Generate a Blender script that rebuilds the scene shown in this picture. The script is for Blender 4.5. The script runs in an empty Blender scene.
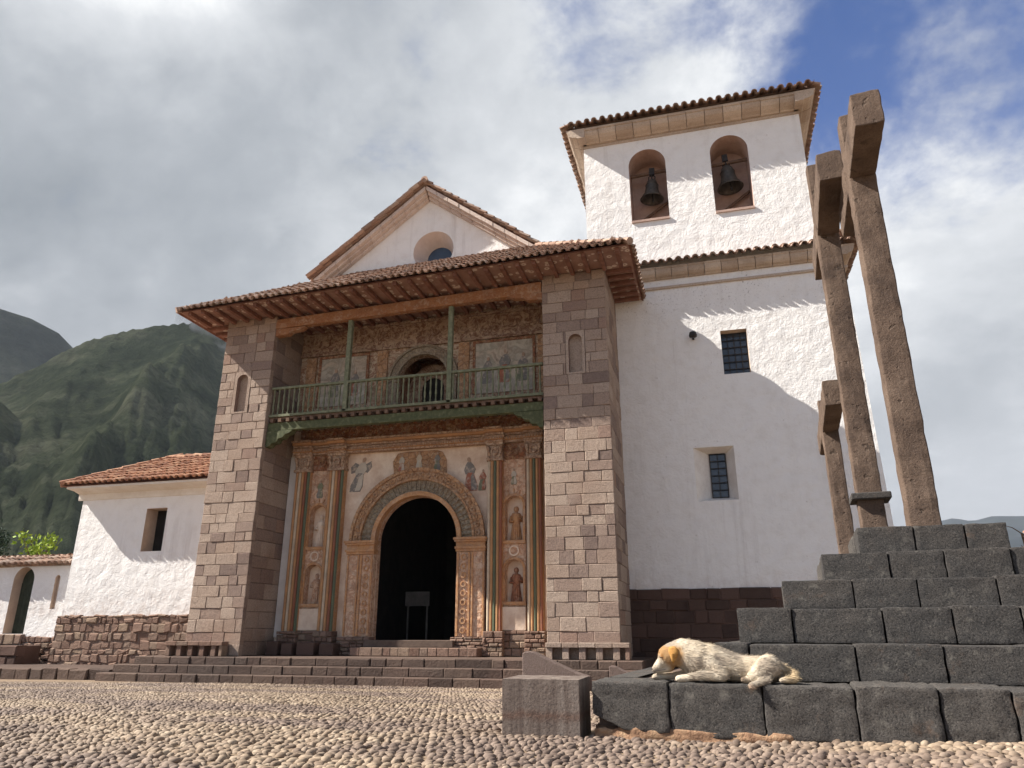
import bpy, bmesh, math, random
import numpy as np
from mathutils import Vector, Matrix, noise as mnoise
R = math.radians
C = bpy.context.scene
COL = C.collection
random.seed(7)

# ------------------------------------------------------------------ camera, light, exposure
cd = bpy.data.cameras.new('camera'); cam = bpy.data.objects.new('camera', cd); COL.objects.link(cam)
cam.location = (0, 0, 0.75); cam.rotation_euler = (R(90 + 18.9), 0, R(15.2))
cd.sensor_width = 36; cd.lens = 725 / 1024 * 36; cd.clip_start = 0.05; cd.clip_end = 20000
C.camera = cam
C.view_settings.view_transform = 'Standard'; C.view_settings.look = 'None'; C.view_settings.gamma = 1
C.view_settings.exposure = 1.42
SUN = Vector((-3.75, -1.0, 3.4)).normalized()
sl = bpy.data.lights.new('sun', 'SUN'); sun = bpy.data.objects.new('sun', sl); COL.objects.link(sun)
sl.energy = 5.0; sl.angle = R(0.5); sl.color = (1.0, 0.94, 0.855)
sun.rotation_euler = SUN.to_track_quat('Z', 'Y').to_euler()
sun.location = (-30, -8, 30)
C.cycles.max_bounces = 6; C.cycles.diffuse_bounces = 4


def world():
    w = bpy.data.worlds.new('World'); C.world = w; w.use_nodes = True
    nt = w.node_tree; N = nt.nodes; L = nt.links; N.clear()
    out = N.new('ShaderNodeOutputWorld'); bg = N.new('ShaderNodeBackground'); bg.inputs[1].default_value = 0.088
    sky = N.new('ShaderNodeTexSky'); sky.sky_type = 'NISHITA'; sky.sun_disc = False
    sky.sun_elevation = math.asin(SUN.z); sky.sun_rotation = math.atan2(SUN.x, SUN.y)
    sky.altitude = 3100
    tc = N.new('ShaderNodeTexCoord')

    def vm(op, a, b=None):
        n = N.new('ShaderNodeVectorMath'); n.operation = op; L.new(a, n.inputs[0])
        if b is not None:
            if isinstance(b, tuple): n.inputs[1].default_value = b
            else: L.new(b, n.inputs[1])
        return n

    def m(op, a, b=0.0, c=0.0, clamp=False):
        n = N.new('ShaderNodeMath'); n.operation = op; n.use_clamp = clamp
        for i, x in enumerate((a, b, c)):
            if isinstance(x, (int, float)): n.inputs[i].default_value = x
            else: L.new(x, n.inputs[i])
        return n.outputs[0]
    d = vm('NORMALIZE', tc.outputs['Generated']).outputs[0]
    sep = N.new('ShaderNodeSeparateXYZ'); L.new(d, sep.inputs[0])
    zz = m('ADD', m('MAXIMUM', sep.outputs[2], 0.0), 0.35)
    cmb = N.new('ShaderNodeCombineXYZ')
    L.new(m('DIVIDE', sep.outputs[0], zz), cmb.inputs[0]); L.new(m('DIVIDE', sep.outputs[1], zz), cmb.inputs[1])

    def noise(scale, det, rough, off, dist=0.0):
        a = vm('ADD', cmb.outputs[0], off)
        n = N.new('ShaderNodeTexNoise'); n.inputs['Scale'].default_value = scale; n.inputs['Detail'].default_value = det
        n.inputs['Roughness'].default_value = rough; n.inputs['Distortion'].default_value = dist
        L.new(a.outputs[0], n.inputs['Vector']); return n.outputs[0]

    def lobe(v, lo, hi):
        v = Vector(v).normalized()
        dn = vm('DOT_PRODUCT', d, tuple(v)).outputs['Value']
        mr = N.new('ShaderNodeMapRange'); mr.interpolation_type = 'SMOOTHSTEP'
        L.new(dn, mr.inputs[0]); mr.inputs[1].default_value = lo; mr.inputs[2].default_value = hi
        return mr.outputs[0]
    n1 = noise(3.0, 10, 0.60, (3.1, 1.7, 0), 0.25)
    n2 = noise(2.0, 9, 0.62, (7.3, 5.1, 0), 0.3)
    n3 = noise(7.0, 9, 0.66, (1.3, 9.1, 0), 0.2)
    wob = m('ADD', m('MULTIPLY', m('SUBTRACT', n1, 0.5), 1.5), m('MULTIPLY', m('SUBTRACT', n3, 0.5), 0.75))
    blue = m('MAXIMUM', lobe((0.27, 0.71, 0.64), 0.925, 0.995), m('MULTIPLY', lobe((0.42, 0.62, 0.67), 0.90, 0.99), 0.8))
    blue = m('MAXIMUM', blue, m('MULTIPLY', lobe((0.02, 0.68, 0.74), 0.96, 0.998), 0.5))
    cloudy = lobe((0.34, 0.86, 0.36), 0.93, 0.995)
    # density: thick everywhere, breaking up only towards the blue gap
    cov = m('ADD', m('MULTIPLY', wob, 2.1), m('SUBTRACT', 1.30, m('MULTIPLY', blue, 1.25)))
    cov = m('ADD', cov, m('MULTIPLY', cloudy, 0.45))
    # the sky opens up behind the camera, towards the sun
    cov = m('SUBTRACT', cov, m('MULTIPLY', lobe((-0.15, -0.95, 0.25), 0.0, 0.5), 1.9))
    mr = N.new('ShaderNodeMapRange'); mr.interpolation_type = 'SMOOTHSTEP'; L.new(cov, mr.inputs[0])
    mr.inputs[1].default_value = -0.10; mr.inputs[2].default_value = 1.0
    # brightness of the cloud
    bright = m('ADD', m('MULTIPLY', m('SUBTRACT', n2, 0.5), 5.0), m('ADD', m('MULTIPLY', m('SUBTRACT', n1, 0.5), 2.6), m('MULTIPLY', m('SUBTRACT', n3, 0.5), 1.6)))
    bright = m('ADD', bright, m('MULTIPLY', lobe((-0.55, 0.41, 0.79), 0.972, 1.0), 2.9))
    bright = m('ADD', bright, m('MULTIPLY', lobe((-0.10, 0.78, 0.58), 0.86, 1.0), 1.5))
    bright = m('SUBTRACT', bright, m('MULTIPLY', lobe((-0.66, 0.62, 0.42), 0.92, 1.0), 0.15))
    bright = m('ADD', bright, m('MULTIPLY', lobe((0.33, 0.88, 0.34), 0.93, 1.0), 1.1))
    bright = m('SUBTRACT', bright, m('MULTIPLY', lobe((0.33, 0.93, 0.14), 0.965, 1.0), 1.2))
    ramp = N.new('ShaderNodeValToRGB'); L.new(m('MULTIPLY', m('ADD', bright, 1.6), 0.2), ramp.inputs[0])
    cr = ramp.color_ramp; cr.elements[0].position = 0.0; cr.elements[0].color = (1.4, 1.55, 1.72, 1)
    cr.elements[1].position = 1.0; cr.elements[1].color = (6.5, 6.5, 6.4, 1)
    e = cr.elements.new(0.34); e.color = (2.2, 2.34, 2.52, 1)
    e = cr.elements.new(0.64); e.color = (3.55, 3.66, 3.80, 1)
    skyc = N.new('ShaderNodeMix'); skyc.data_type = 'RGBA'; skyc.blend_type = 'MULTIPLY'; skyc.inputs[0].default_value = 1
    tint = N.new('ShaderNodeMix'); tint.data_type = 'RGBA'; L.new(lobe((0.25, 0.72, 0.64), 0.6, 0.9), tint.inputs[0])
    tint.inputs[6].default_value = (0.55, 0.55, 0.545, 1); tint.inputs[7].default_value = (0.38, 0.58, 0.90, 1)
    L.new(sky.outputs[0], skyc.inputs[6]); L.new(tint.outputs[2], skyc.inputs[7])
    mix = N.new('ShaderNodeMix'); mix.data_type = 'RGBA'
    L.new(mr.outputs[0], mix.inputs[0]); L.new(skyc.outputs[2], mix.inputs[6]); L.new(ramp.outputs[0], mix.inputs[7])
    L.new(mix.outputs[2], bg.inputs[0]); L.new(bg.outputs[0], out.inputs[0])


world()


# ------------------------------------------------------------------ materials
class NT:
    def __init__(s, name, rough=0.9, spec=0.2):
        s.mat = bpy.data.materials.new(name); s.mat.use_nodes = True
        s.n = s.mat.node_tree.nodes; s.l = s.mat.node_tree.links
        s.b = s.n['Principled BSDF']; s.b.inputs['Roughness'].default_value = rough
        s.b.inputs['Specular IOR Level'].default_value = spec
        s.tc = s.n.new('ShaderNodeTexCoord'); s.co = s.tc.outputs['Object']

    def new(s, t): return s.n.new(t)

    def mapping(s, scale=(1, 1, 1), rot=(0, 0, 0), loc=(0, 0, 0)):
        m = s.new('ShaderNodeMapping'); m.inputs['Scale'].default_value = scale; m.inputs['Rotation'].default_value = rot
        m.inputs['Location'].default_value = loc; s.l.new(s.co, m.inputs[0]); return m.outputs[0]

    def noise(s, scale, det=5, rough=0.6, vec=None, dist=0.0):
        n = s.new('ShaderNodeTexNoise'); n.inputs['Scale'].default_value = scale; n.inputs['Detail'].default_value = det
        n.inputs['Roughness'].default_value = rough; n.inputs['Distortion'].default_value = dist
        s.l.new(vec or s.co, n.inputs['Vector']); return n.outputs[0]

    def voro(s, scale, vec=None, feature='F1', out=0):
        n = s.new('ShaderNodeTexVoronoi'); n.inputs['Scale'].default_value = scale; n.feature = feature
        s.l.new(vec or s.co, n.inputs['Vector']); return n.outputs[out]

    def ramp(s, fac, stops, interp='LINEAR'):
        r = s.new('ShaderNodeValToRGB'); r.color_ramp.interpolation = interp
        el = r.color_ramp.elements
        while len(el) < len(stops): el.new(0.5)
        for e, (p, c) in zip(el, stops):
            e.position = p; e.color = tuple(c) + (1,) if len(c) == 3 else c
        s.l.new(fac, r.inputs[0]); return r.outputs[0]

    def mix(s, fac, a, b, mode='MIX'):
        m = s.new('ShaderNodeMix'); m.data_type = 'RGBA'; m.blend_type = mode
        for i, x in ((0, fac), (6, a), (7, b)):
            if isinstance(x, (int, float)): m.inputs[i].default_value = x
            elif isinstance(x, tuple): m.inputs[i].default_value = x if len(x) == 4 else x + (1,)
            else: s.l.new(x, m.inputs[i])
        return m.outputs[2]

    def math(s, op, a, b=0.0, clamp=False):
        n = s.new('ShaderNodeMath'); n.operation = op; n.use_clamp = clamp
        for i, x in enumerate((a, b)):
            if isinstance(x, (int, float)): n.inputs[i].default_value = x
            else: s.l.new(x, n.inputs[i])
        return n.outputs[0]

    def island(s):
        return s.new('ShaderNodeNewGeometry').outputs['Random Per Island']

    def xyz(s):
        n = s.new('ShaderNodeSeparateXYZ'); s.l.new(s.co, n.inputs[0]); return n.outputs

    def color(s, c):
        if isinstance(c, tuple): s.b.inputs['Base Color'].default_value = c + (1,)
        else: s.l.new(c, s.b.inputs['Base Color'])

    def bump(s, h, strength=0.5, dist=0.02):
        b = s.new('ShaderNodeBump'); b.inputs['Strength'].default_value = strength; b.inputs['Distance'].default_value = dist
        s.l.new(h, b.inputs['Height']); s.l.new(b.outputs[0], s.b.inputs['Normal'])


M = {}


def mat_plaster():
    t = NT('white_lime_plaster', 0.95, 0.1)
    big = t.noise(0.55, 4); mid = t.noise(3.0, 6, 0.65)
    streak = t.noise(1.0, 5, 0.65, t.mapping((2.2, 2.2, 0.22)))
    c = t.ramp(mid, [(0.22, (0.74, 0.715, 0.685)), (0.5, (0.82, 0.805, 0.785)), (1, (0.86, 0.85, 0.835))])
    c = t.mix(t.ramp(streak, [(0.62, (0, 0, 0)), (0.90, (0.35,) * 3)]), c, (0.52, 0.47, 0.44))
    c = t.mix(t.ramp(t.noise(9, 3, 0.5), [(0.70, (0, 0, 0)), (0.78, (0.6, 0.6, 0.6))]), c, (0.45, 0.40, 0.36))
    z = t.xyz()[2]
    def band(a0, a1, b0, b1):
        m1 = t.new('ShaderNodeMapRange'); t.l.new(z, m1.inputs[0]); m1.inputs[1].default_value = a0; m1.inputs[2].default_value = a1
        m2 = t.new('ShaderNodeMapRange'); t.l.new(z, m2.inputs[0]); m2.inputs[1].default_value = b1; m2.inputs[2].default_value = b0
        return t.math('MULTIPLY', m1.outputs[0], m2.outputs[0])
    sp = t.math('MULTIPLY', t.math('MULTIPLY', band(8.8, 10.0, 10.2, 10.7), t.ramp(t.noise(17, 3, 0.6), [(0.60, (0, 0, 0)), (0.66, (1, 1, 1))])), t.ramp(t.noise(0.9, 3), [(0.42, (0, 0, 0)), (0.58, (1, 1, 1))]))
    c = t.mix(t.math('MULTIPLY', sp, 0.75), c, (0.17, 0.14, 0.12))
    drip = t.math('MULTIPLY', t.ramp(t.noise(1.0, 6, 0.7, t.mapping((3.2, 3.2, 0.12), (0, 0, 0), (5, 2, 0))), [(0.52, (0, 0, 0)), (0.72, (1, 1, 1))]), t.ramp(t.noise(0.35, 3), [(0.45, (0, 0, 0)), (0.65, (1, 1, 1))]))
    c = t.mix(t.math('MULTIPLY', drip, 0.42), c, (0.36, 0.31, 0.28))
    ft = t.math('MULTIPLY', band(1.0, 1.2, 1.5, 2.3), t.ramp(t.noise(4, 5, 0.7), [(0.4, (0, 0, 0)), (0.7, (1, 1, 1))]))
    c = t.mix(t.math('MULTIPLY', ft, 0.5), c, (0.42, 0.31, 0.25))
    t.color(c)
    v = t.voro(2.6, t.mapping((1, 1, 1.15)), 'SMOOTH_F1')
    h = t.math('ADD', t.math('MULTIPLY', t.noise(3.2, 9, 0.68, None, 0.25), 1.0), t.math('MULTIPLY', v, 0.30))
    h = t.math('ADD', h, t.math('MULTIPLY', t.noise(22, 4, 0.6), 0.18))
    t.bump(h, 0.72, 0.07)
    return t.mat


def mat_plaster_smooth(name, col, dark, worn=None):
    t = NT(name, 0.9, 0.1)
    c = t.mix(t.ramp(t.noise(2.2, 7, 0.7), [(0.38, (0, 0, 0)), (0.68, (1, 1, 1))]), col, dark)
    if worn: c = t.mix(t.ramp(t.noise(8, 7, 0.75), [(0.50, (0, 0, 0)), (0.62, (0.8,) * 3)]), c, worn)
    t.color(c); t.bump(t.noise(14, 6), 0.35, 0.02); return t.mat


def mat_blocks(name, stops, bump=0.6, bscale=26, rough=0.95, stain=(0.16, 0.10, 0.08), stain_amt=0.6, light=(0.5, 0.42, 0.36), grain=0.5):
    t = NT(name, rough, 0.15)
    c = t.ramp(t.island(), stops)
    c = t.mix(t.ramp(t.noise(7, 6, 0.7), [(0.3, (0, 0, 0)), (0.75, (0.45,) * 3)]), c, t.mix(0.5, c, light))
    c = t.mix(t.ramp(t.noise(0.8, 5, 0.6), [(0.5, (0, 0, 0)), (0.8, (stain_amt,) * 3)]), c, stain)
    c = t.mix(t.ramp(t.noise(48, 5, 0.75), [(0.36, (grain,) * 3), (0.54, (0, 0, 0))]), c, t.mix(0.6, c, (0.05, 0.04, 0.035)))
    c = t.mix(t.ramp(t.noise(17, 6, 0.7), [(0.36, (grain * 0.7,) * 3), (0.5, (0, 0, 0))]), c, t.mix(0.5, c, (0.09, 0.065, 0.05)))
    t.color(c)
    h = t.math('ADD', t.noise(bscale, 6, 0.7), t.math('MULTIPLY', t.noise(5, 3), 0.8))
    t.bump(h, bump, 0.03); return t.mat


def mat_noise(name, stops, scale=6, rough=0.9, bump=0.3, bdist=0.02, spec=0.2, metal=0.0, bscale=None):
    t = NT(name, rough, spec); t.b.inputs['Metallic'].default_value = metal
    t.color(t.ramp(t.noise(scale, 6, 0.65), stops))
    if bump: t.bump(t.noise(bscale or scale * 3, 6, 0.65), bump, bdist)
    return t.mat


M['plaster'] = mat_plaster()
M['pier'] = mat_blocks('pale_ashlar_stone', light=(0.50, 0.385, 0.30), stops= [(0, (0.20, 0.145, 0.125)), (0.12, (0.28, 0.205, 0.17)), (0.3, (0.39, 0.295, 0.235)), (0.6, (0.46, 0.36, 0.29)), (0.8, (0.39, 0.285, 0.22)), (0.93, (0.25, 0.18, 0.155)), (1, (0.36, 0.23, 0.17))], bump=0.8, bscale=30, grain=0.8, stain=(0.26, 0.15, 0.10), stain_amt=0.5)
M['pierlow'] = M['pier']
M['mortar'] = mat_noise('mortar', [(0.3, (0.10, 0.07, 0.055)), (0.7, (0.16, 0.115, 0.09))], 9)
M['rubble'] = mat_blocks('reddish_rubble', [(0, (0.13, 0.075, 0.055)), (0.3, (0.22, 0.135, 0.10)), (0.6, (0.28, 0.18, 0.135)), (0.85, (0.23, 0.165, 0.125)), (1, (0.33, 0.235, 0.165))], 0.7, 18, grain=0.7, light=(0.36, 0.26, 0.2))
M['darkrubble'] = mat_blocks('dark_brown_masonry', [(0, (0.05, 0.032, 0.027)), (0.5, (0.09, 0.056, 0.045)), (1, (0.13, 0.078, 0.062))], 0.7, 18, light=(0.14, 0.09, 0.07))
M['basalt'] = mat_blocks('grey_volcanic_stone', [(0, (0.060, 0.059, 0.061)), (0.4, (0.090, 0.087, 0.087)), (0.75, (0.115, 0.108, 0.102)), (1, (0.085, 0.083, 0.084))], 0.9, 30, stain=(0.05, 0.047, 0.046), stain_amt=0.5, light=(0.13, 0.125, 0.12))
def mat_basalt():
    t = NT('pitted_grey_volcanic_stone', 0.95, 0.2)
    c = t.ramp(t.island(), [(0, (0.040, 0.038, 0.038)), (0.4, (0.062, 0.058, 0.055)), (0.75, (0.082, 0.074, 0.067)), (1, (0.052, 0.049, 0.049))])
    c = t.mix(t.ramp(t.noise(3.2, 6, 0.65), [(0.42, (0, 0, 0)), (0.72, (0.65,) * 3)]), c, (0.090, 0.078, 0.068))
    g = t.noise(75, 4, 0.75)
    c = t.mix(t.ramp(g, [(0.38, (1,) * 3), (0.52, (0, 0, 0))]), c, t.mix(0.72, c, (0.012, 0.012, 0.013)))
    c = t.mix(t.ramp(t.noise(95, 3, 0.7), [(0.57, (0, 0, 0)), (0.70, (0.7,) * 3)]), c, (0.19, 0.17, 0.15))
    c = t.mix(t.ramp(t.noise(7.5, 7, 0.72), [(0.57, (0, 0, 0)), (0.66, (0.55,) * 3)]), c, (0.165, 0.152, 0.132))
    c = t.mix(t.ramp(t.noise(4.1, 6, 0.7), [(0.60, (0, 0, 0)), (0.70, (0.5,) * 3)]), c, (0.13, 0.088, 0.064))
    t.color(c)
    pits = t.ramp(t.voro(48), [(0.0, (0, 0, 0)), (0.30, (1, 1, 1))])
    h = t.math('ADD', t.math('MULTIPLY', g, 1.0), t.math('ADD', t.math('MULTIPLY', pits, 0.25), t.math('MULTIPLY', t.noise(18, 4, 0.6), 0.8)))
    t.bump(h, 0.55, 0.010); return t.mat


M['basalt'] = mat_basalt()
M['step'] = mat_blocks('dark_step_stone', [(0, (0.055, 0.038, 0.032)), (0.4, (0.095, 0.066, 0.054)), (0.7, (0.135, 0.094, 0.074)), (1, (0.08, 0.06, 0.052))], 0.8, 20, light=(0.20, 0.145, 0.115))
def mat_granite():
    t = NT('rough_brown_granite', 0.95, 0.15)
    c = t.ramp(t.noise(2.2, 6, 0.65), [(0.3, (0.075, 0.053, 0.042)), (0.5, (0.122, 0.085, 0.064)), (0.7, (0.168, 0.121, 0.092))])
    g = t.noise(52, 5, 0.75)
    c = t.mix(t.ramp(g, [(0.38, (0.75,) * 3), (0.5, (0, 0, 0))]), c, t.mix(0.6, c, (0.04, 0.03, 0.025)))
    c = t.mix(t.ramp(t.noise(70, 3, 0.7), [(0.6, (0, 0, 0)), (0.72, (0.5,) * 3)]), c, (0.23, 0.175, 0.135))
    pits = t.ramp(t.noise(9, 3, 0.5), [(0.30, (1, 1, 1)), (0.36, (0, 0, 0))])
    c = t.mix(t.math('MULTIPLY', pits, 0.6), c, (0.06, 0.045, 0.035))
    t.color(c)
    h = t.math('ADD', g, t.math('SUBTRACT', t.math('MULTIPLY', t.noise(11, 5, 0.6), 1.2), t.math('MULTIPLY', pits, 0.9)))
    t.bump(h, 0.7, 0.018); return t.mat


M['cross'] = mat_granite()
M['sawn'] = None
M['tile'] = mat_blocks('clay_roof_tile', [(0, (0.22, 0.135, 0.10)), (0.35, (0.35, 0.22, 0.16)), (0.7, (0.44, 0.295, 0.22)), (0.9, (0.31, 0.235, 0.195)), (1, (0.52, 0.40, 0.32))], 0.4, 30, stain=(0.10, 0.075, 0.065), stain_amt=0.7)
M['tileorange'] = mat_blocks('orange_clay_tile', [(0, (0.20, 0.09, 0.055)), (0.35, (0.36, 0.17, 0.10)), (0.7, (0.43, 0.22, 0.13)), (1, (0.50, 0.30, 0.19))], 0.4, 30, stain=(0.16, 0.09, 0.06), stain_amt=0.6)  # clay tile of a more orange tone
M['cornice'] = mat_blocks('tan_cornice_block', [(0, (0.46, 0.36, 0.28)), (0.5, (0.61, 0.50, 0.40)), (1, (0.53, 0.42, 0.33))], 0.5, 20, stain=(0.22, 0.15, 0.10), stain_amt=0.6)
M['gablecornice'] = mat_blocks('pinkish_gable_block', [(0, (0.64, 0.525, 0.46)), (0.5, (0.74, 0.635, 0.565)), (1, (0.68, 0.565, 0.50))], 0.4, 18, stain=(0.26, 0.18, 0.14), stain_amt=0.5)
M['soffit'] = None
M['wood'] = mat_noise('reddish_painted_wood', [(0.3, (0.13, 0.058, 0.042)), (0.6, (0.235, 0.115, 0.082)), (0.8, (0.32, 0.19, 0.145))], 5)
M['beam'] = None
M['green'] = mat_noise('weathered_green_paint', [(0.3, (0.05, 0.058, 0.03)), (0.55, (0.10, 0.11, 0.055)), (0.78, (0.23, 0.225, 0.14))], 9, 0.8)
M['palegreen'] = mat_noise('worn_pale_green_paint', [(0.3, (0.11, 0.12, 0.075)), (0.55, (0.185, 0.195, 0.125)), (0.75, (0.29, 0.285, 0.20))], 9, 0.8)
M['brownwood'] = mat_noise('old_brown_wood', [(0.3, (0.10, 0.06, 0.04)), (0.7, (0.20, 0.13, 0.09))], 8)
M['bell'] = mat_noise('aged_bronze', [(0.3, (0.055, 0.05, 0.045)), (0.7, (0.14, 0.125, 0.105))], 9, 0.55, 0.15, 0.01, 0.4, 0.6)
M['iron'] = mat_noise('black_iron', [(0.3, (0.02, 0.02, 0.022)), (0.7, (0.05, 0.045, 0.045))], 12, 0.6, 0.1)
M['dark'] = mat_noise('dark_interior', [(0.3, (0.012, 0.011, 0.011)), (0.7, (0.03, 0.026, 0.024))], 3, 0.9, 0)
M['reveal'] = mat_plaster_smooth('brown_plaster_reveal', (0.36, 0.245, 0.205), (0.24, 0.16, 0.135))
M['belfry'] = mat_plaster_smooth('brown_belfry_plaster', (0.50, 0.36, 0.30), (0.36, 0.25, 0.21))
M['tanreveal'] = mat_plaster_smooth('tan_plaster_reveal', (0.62, 0.50, 0.40), (0.5, 0.38, 0.3))
t = NT('window_glass', 0.12, 0.6); t.color(t.ramp(t.noise(1.5, 2), [(0.35, (0.02, 0.03, 0.05)), (0.7, (0.05, 0.07, 0.10))])); M['glass'] = t.mat
M['cream'] = mat_plaster_smooth('stained_cream_fresco_ground', (0.78, 0.65, 0.52), (0.58, 0.42, 0.31))
M['pinkpanel'] = None


def mat_fresco(name, cols, scale, bump=0.5, stretch=(1, 1, 1), cracks=0.75):
    """faded painted relief: small patches of several colours, worn and dirty"""
    t = NT(name, 0.9, 0.1)
    n = t.noise(scale * 0.8, 5, 0.55, t.mapping(stretch), 1.6)
    k = len(cols)
    c = t.ramp(n, [(0.28 + 0.44 * i / (k - 1), cols[i]) for i in range(k)])
    v = t.voro(scale * 0.7, t.mapping(stretch), 'DISTANCE_TO_EDGE')
    c = t.mix(t.ramp(v, [(0.02, (cracks,) * 3), (0.09, (0, 0, 0))]), c, t.mix(0.6, c, (0.10, 0.05, 0.03)))
    c = t.mix(t.ramp(t.noise(2.3, 6, 0.7), [(0.46, (0, 0, 0)), (0.75, (0.8,) * 3)]), c, t.mix(0.65, c, (0.16, 0.09, 0.06)))
    c = t.mix(t.ramp(t.noise(6.5, 7, 0.75), [(0.50, (0, 0, 0)), (0.68, (0.6,) * 3)]), c, t.mix(0.7, c, (0.60, 0.50, 0.40)))
    t.color(c)
    t.bump(t.math('ADD', n, t.math('MULTIPLY', v, 1.5 * min(1, cracks * 2))), bump, 0.05); return t.mat


M['pinkpanel'] = mat_fresco('faded_pink_panel', [(0.56, 0.35, 0.235), (0.67, 0.48, 0.34), (0.48, 0.26, 0.16), (0.69, 0.55, 0.41)], 7, 0.6, (1, 1, 1), 0.4)
M['frieze'] = mat_fresco('dark_red_frieze', [(0.16, 0.06, 0.035), (0.34, 0.14, 0.07), (0.22, 0.10, 0.06), (0.46, 0.28, 0.15), (0.20, 0.09, 0.05)], 7, 0.8)
M['ornate'] = mat_fresco('orange_ornate_relief', [(0.32, 0.15, 0.075), (0.54, 0.33, 0.185), (0.40, 0.22, 0.12), (0.64, 0.48, 0.31)], 8, 1.0)
M['greyrelief'] = mat_fresco('grey_green_relief', [(0.24, 0.19, 0.135), (0.38, 0.31, 0.22), (0.27, 0.23, 0.165), (0.48, 0.38, 0.26)], 10, 1.0)
M['orange'] = mat_fresco('plain_orange_moulding', [(0.38, 0.19, 0.09), (0.54, 0.30, 0.145), (0.42, 0.22, 0.115), (0.56, 0.37, 0.22)], 6, 0.4, (1, 1, 1), 0.0)
M['upper'] = mat_fresco('upper_gallery_fresco', [(0.14, 0.085, 0.055), (0.50, 0.39, 0.28), (0.24, 0.11, 0.065), (0.60, 0.49, 0.36), (0.20, 0.125, 0.075), (0.52, 0.40, 0.28)], 3.2, 0.4, (1, 1, 1), 0.0)
M['capital'] = mat_fresco('pinkish_capital_relief', [(0.42, 0.28, 0.20), (0.57, 0.42, 0.30), (0.37, 0.22, 0.145), (0.54, 0.44, 0.33)], 9, 0.9)
M['upperband'] = mat_fresco('upper_gallery_scroll_band', [(0.12, 0.07, 0.045), (0.46, 0.34, 0.24), (0.16, 0.075, 0.05), (0.54, 0.42, 0.31)], 5, 0.8, (1, 1, 1), 0.3)
M['mural'] = mat_fresco('pale_mural_panel', [(0.46, 0.42, 0.34), (0.55, 0.50, 0.41), (0.34, 0.31, 0.25), (0.56, 0.47, 0.37), (0.25, 0.2, 0.16)], 2.4, 0.15, (1, 1, 1), 0.0)
M['terracotta'] = mat_fresco('terracotta_statue', [(0.26, 0.10, 0.06), (0.36, 0.16, 0.09), (0.30, 0.18, 0.12)], 6, 0.3)
for nm, c in dict(stripe_orange=(0.50, 0.27, 0.13), stripe_green=(0.13, 0.15, 0.095), stripe_cream=(0.60, 0.49, 0.36), stripe_red=(0.30, 0.12, 0.07),
                  robe_white=(0.58, 0.52, 0.43), robe_red=(0.40, 0.15, 0.09), robe_green=(0.21, 0.22, 0.14), robe_grey=(0.24, 0.22, 0.20), skin_paint=(0.45, 0.30, 0.21)).items():
    d = tuple(x * 0.62 + 0.03 for x in c)
    M[nm] = mat_plaster_smooth(nm, c, d, None if nm[0] == 's' and nm[1] == 't' else (0.55, 0.45, 0.36))


def mat_boards(name, a, b, dots):
    t = NT(name, 0.9, 0.1)
    n = t.noise(3.5, 6, 0.7); c = t.ramp(n, [(0.3, a), (0.7, b)])
    if dots:
        v = t.voro(4.7, t.mapping((1, 1, 0.02)))
        c = t.mix(t.ramp(v, [(0.30, (0.9,) * 3), (0.36, (0, 0, 0))]), c, (0.66, 0.55, 0.46))
        c = t.mix(t.ramp(v, [(0.10, (0.9,) * 3), (0.15, (0, 0, 0))]), c, (0.28, 0.12, 0.08))
    t.color(c); t.bump(t.noise(12, 5), 0.3, 0.02); return t.mat


M['soffit'] = mat_boards('painted_soffit_boards', (0.24, 0.13, 0.10), (0.38, 0.24, 0.19), True)
M['beam'] = mat_fresco('orange_painted_beam', [(0.22, 0.09, 0.045), (0.34, 0.17, 0.085), (0.26, 0.11, 0.055), (0.40, 0.26, 0.15)], 7, 0.4, (1, 1, 1.6), 0.0)


def mat_sawn():
    t = NT('sawn_stone_with_streaks', 0.9, 0.2)
    s = t.noise(6, 5, 0.6, t.mapping((2.2, 2.2, 0.15)))
    c = t.ramp(s, [(0.33, (0.10, 0.075, 0.064)), (0.5, (0.165, 0.13, 0.11)), (0.68, (0.24, 0.20, 0.172))])
    c = t.mix(t.ramp(t.noise(5, 5), [(0.55, (0, 0, 0)), (0.8, (0.6,) * 3)]), c, (0.13, 0.075, 0.055))
    zz = t.xyz()[2]; rb = t.new('ShaderNodeMapRange'); t.l.new(t.math('ABSOLUTE', t.math('SUBTRACT', t.math('ADD', zz, t.math('MULTIPLY', t.noise(6, 3), 0.10)), 0.19)), rb.inputs[0]); rb.inputs[1].default_value = 0.05; rb.inputs[2].default_value = 0.0
    c = t.mix(t.math('MULTIPLY', rb.outputs[0], 0.6), c, (0.12, 0.062, 0.042))
    c = t.mix(t.ramp(t.noise(55, 4, 0.7), [(0.38, (0.8,) * 3), (0.5, (0, 0, 0))]), c, t.mix(0.6, c, (0.04, 0.03, 0.028)))
    t.color(c); t.bump(t.noise(45, 5, 0.7), 0.4, 0.02); return t.mat


M['sawn'] = mat_sawn()
M['cheek'] = mat_blocks('pinkish_granite', [(0, (0.17, 0.125, 0.11)), (1, (0.21, 0.155, 0.135))], 0.8, 40, grain=0.9, light=(0.3, 0.24, 0.21))


def mat_ground():
    t = NT('packed_earth', 0.95, 0.1)
    c = t.ramp(t.noise(2.5, 7, 0.65), [(0.3, (0.15, 0.11, 0.075)), (0.7, (0.27, 0.20, 0.14))])
    t.color(c); t.bump(t.noise(30, 6), 0.5, 0.02); return t.mat


M['earth'] = mat_ground()


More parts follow.
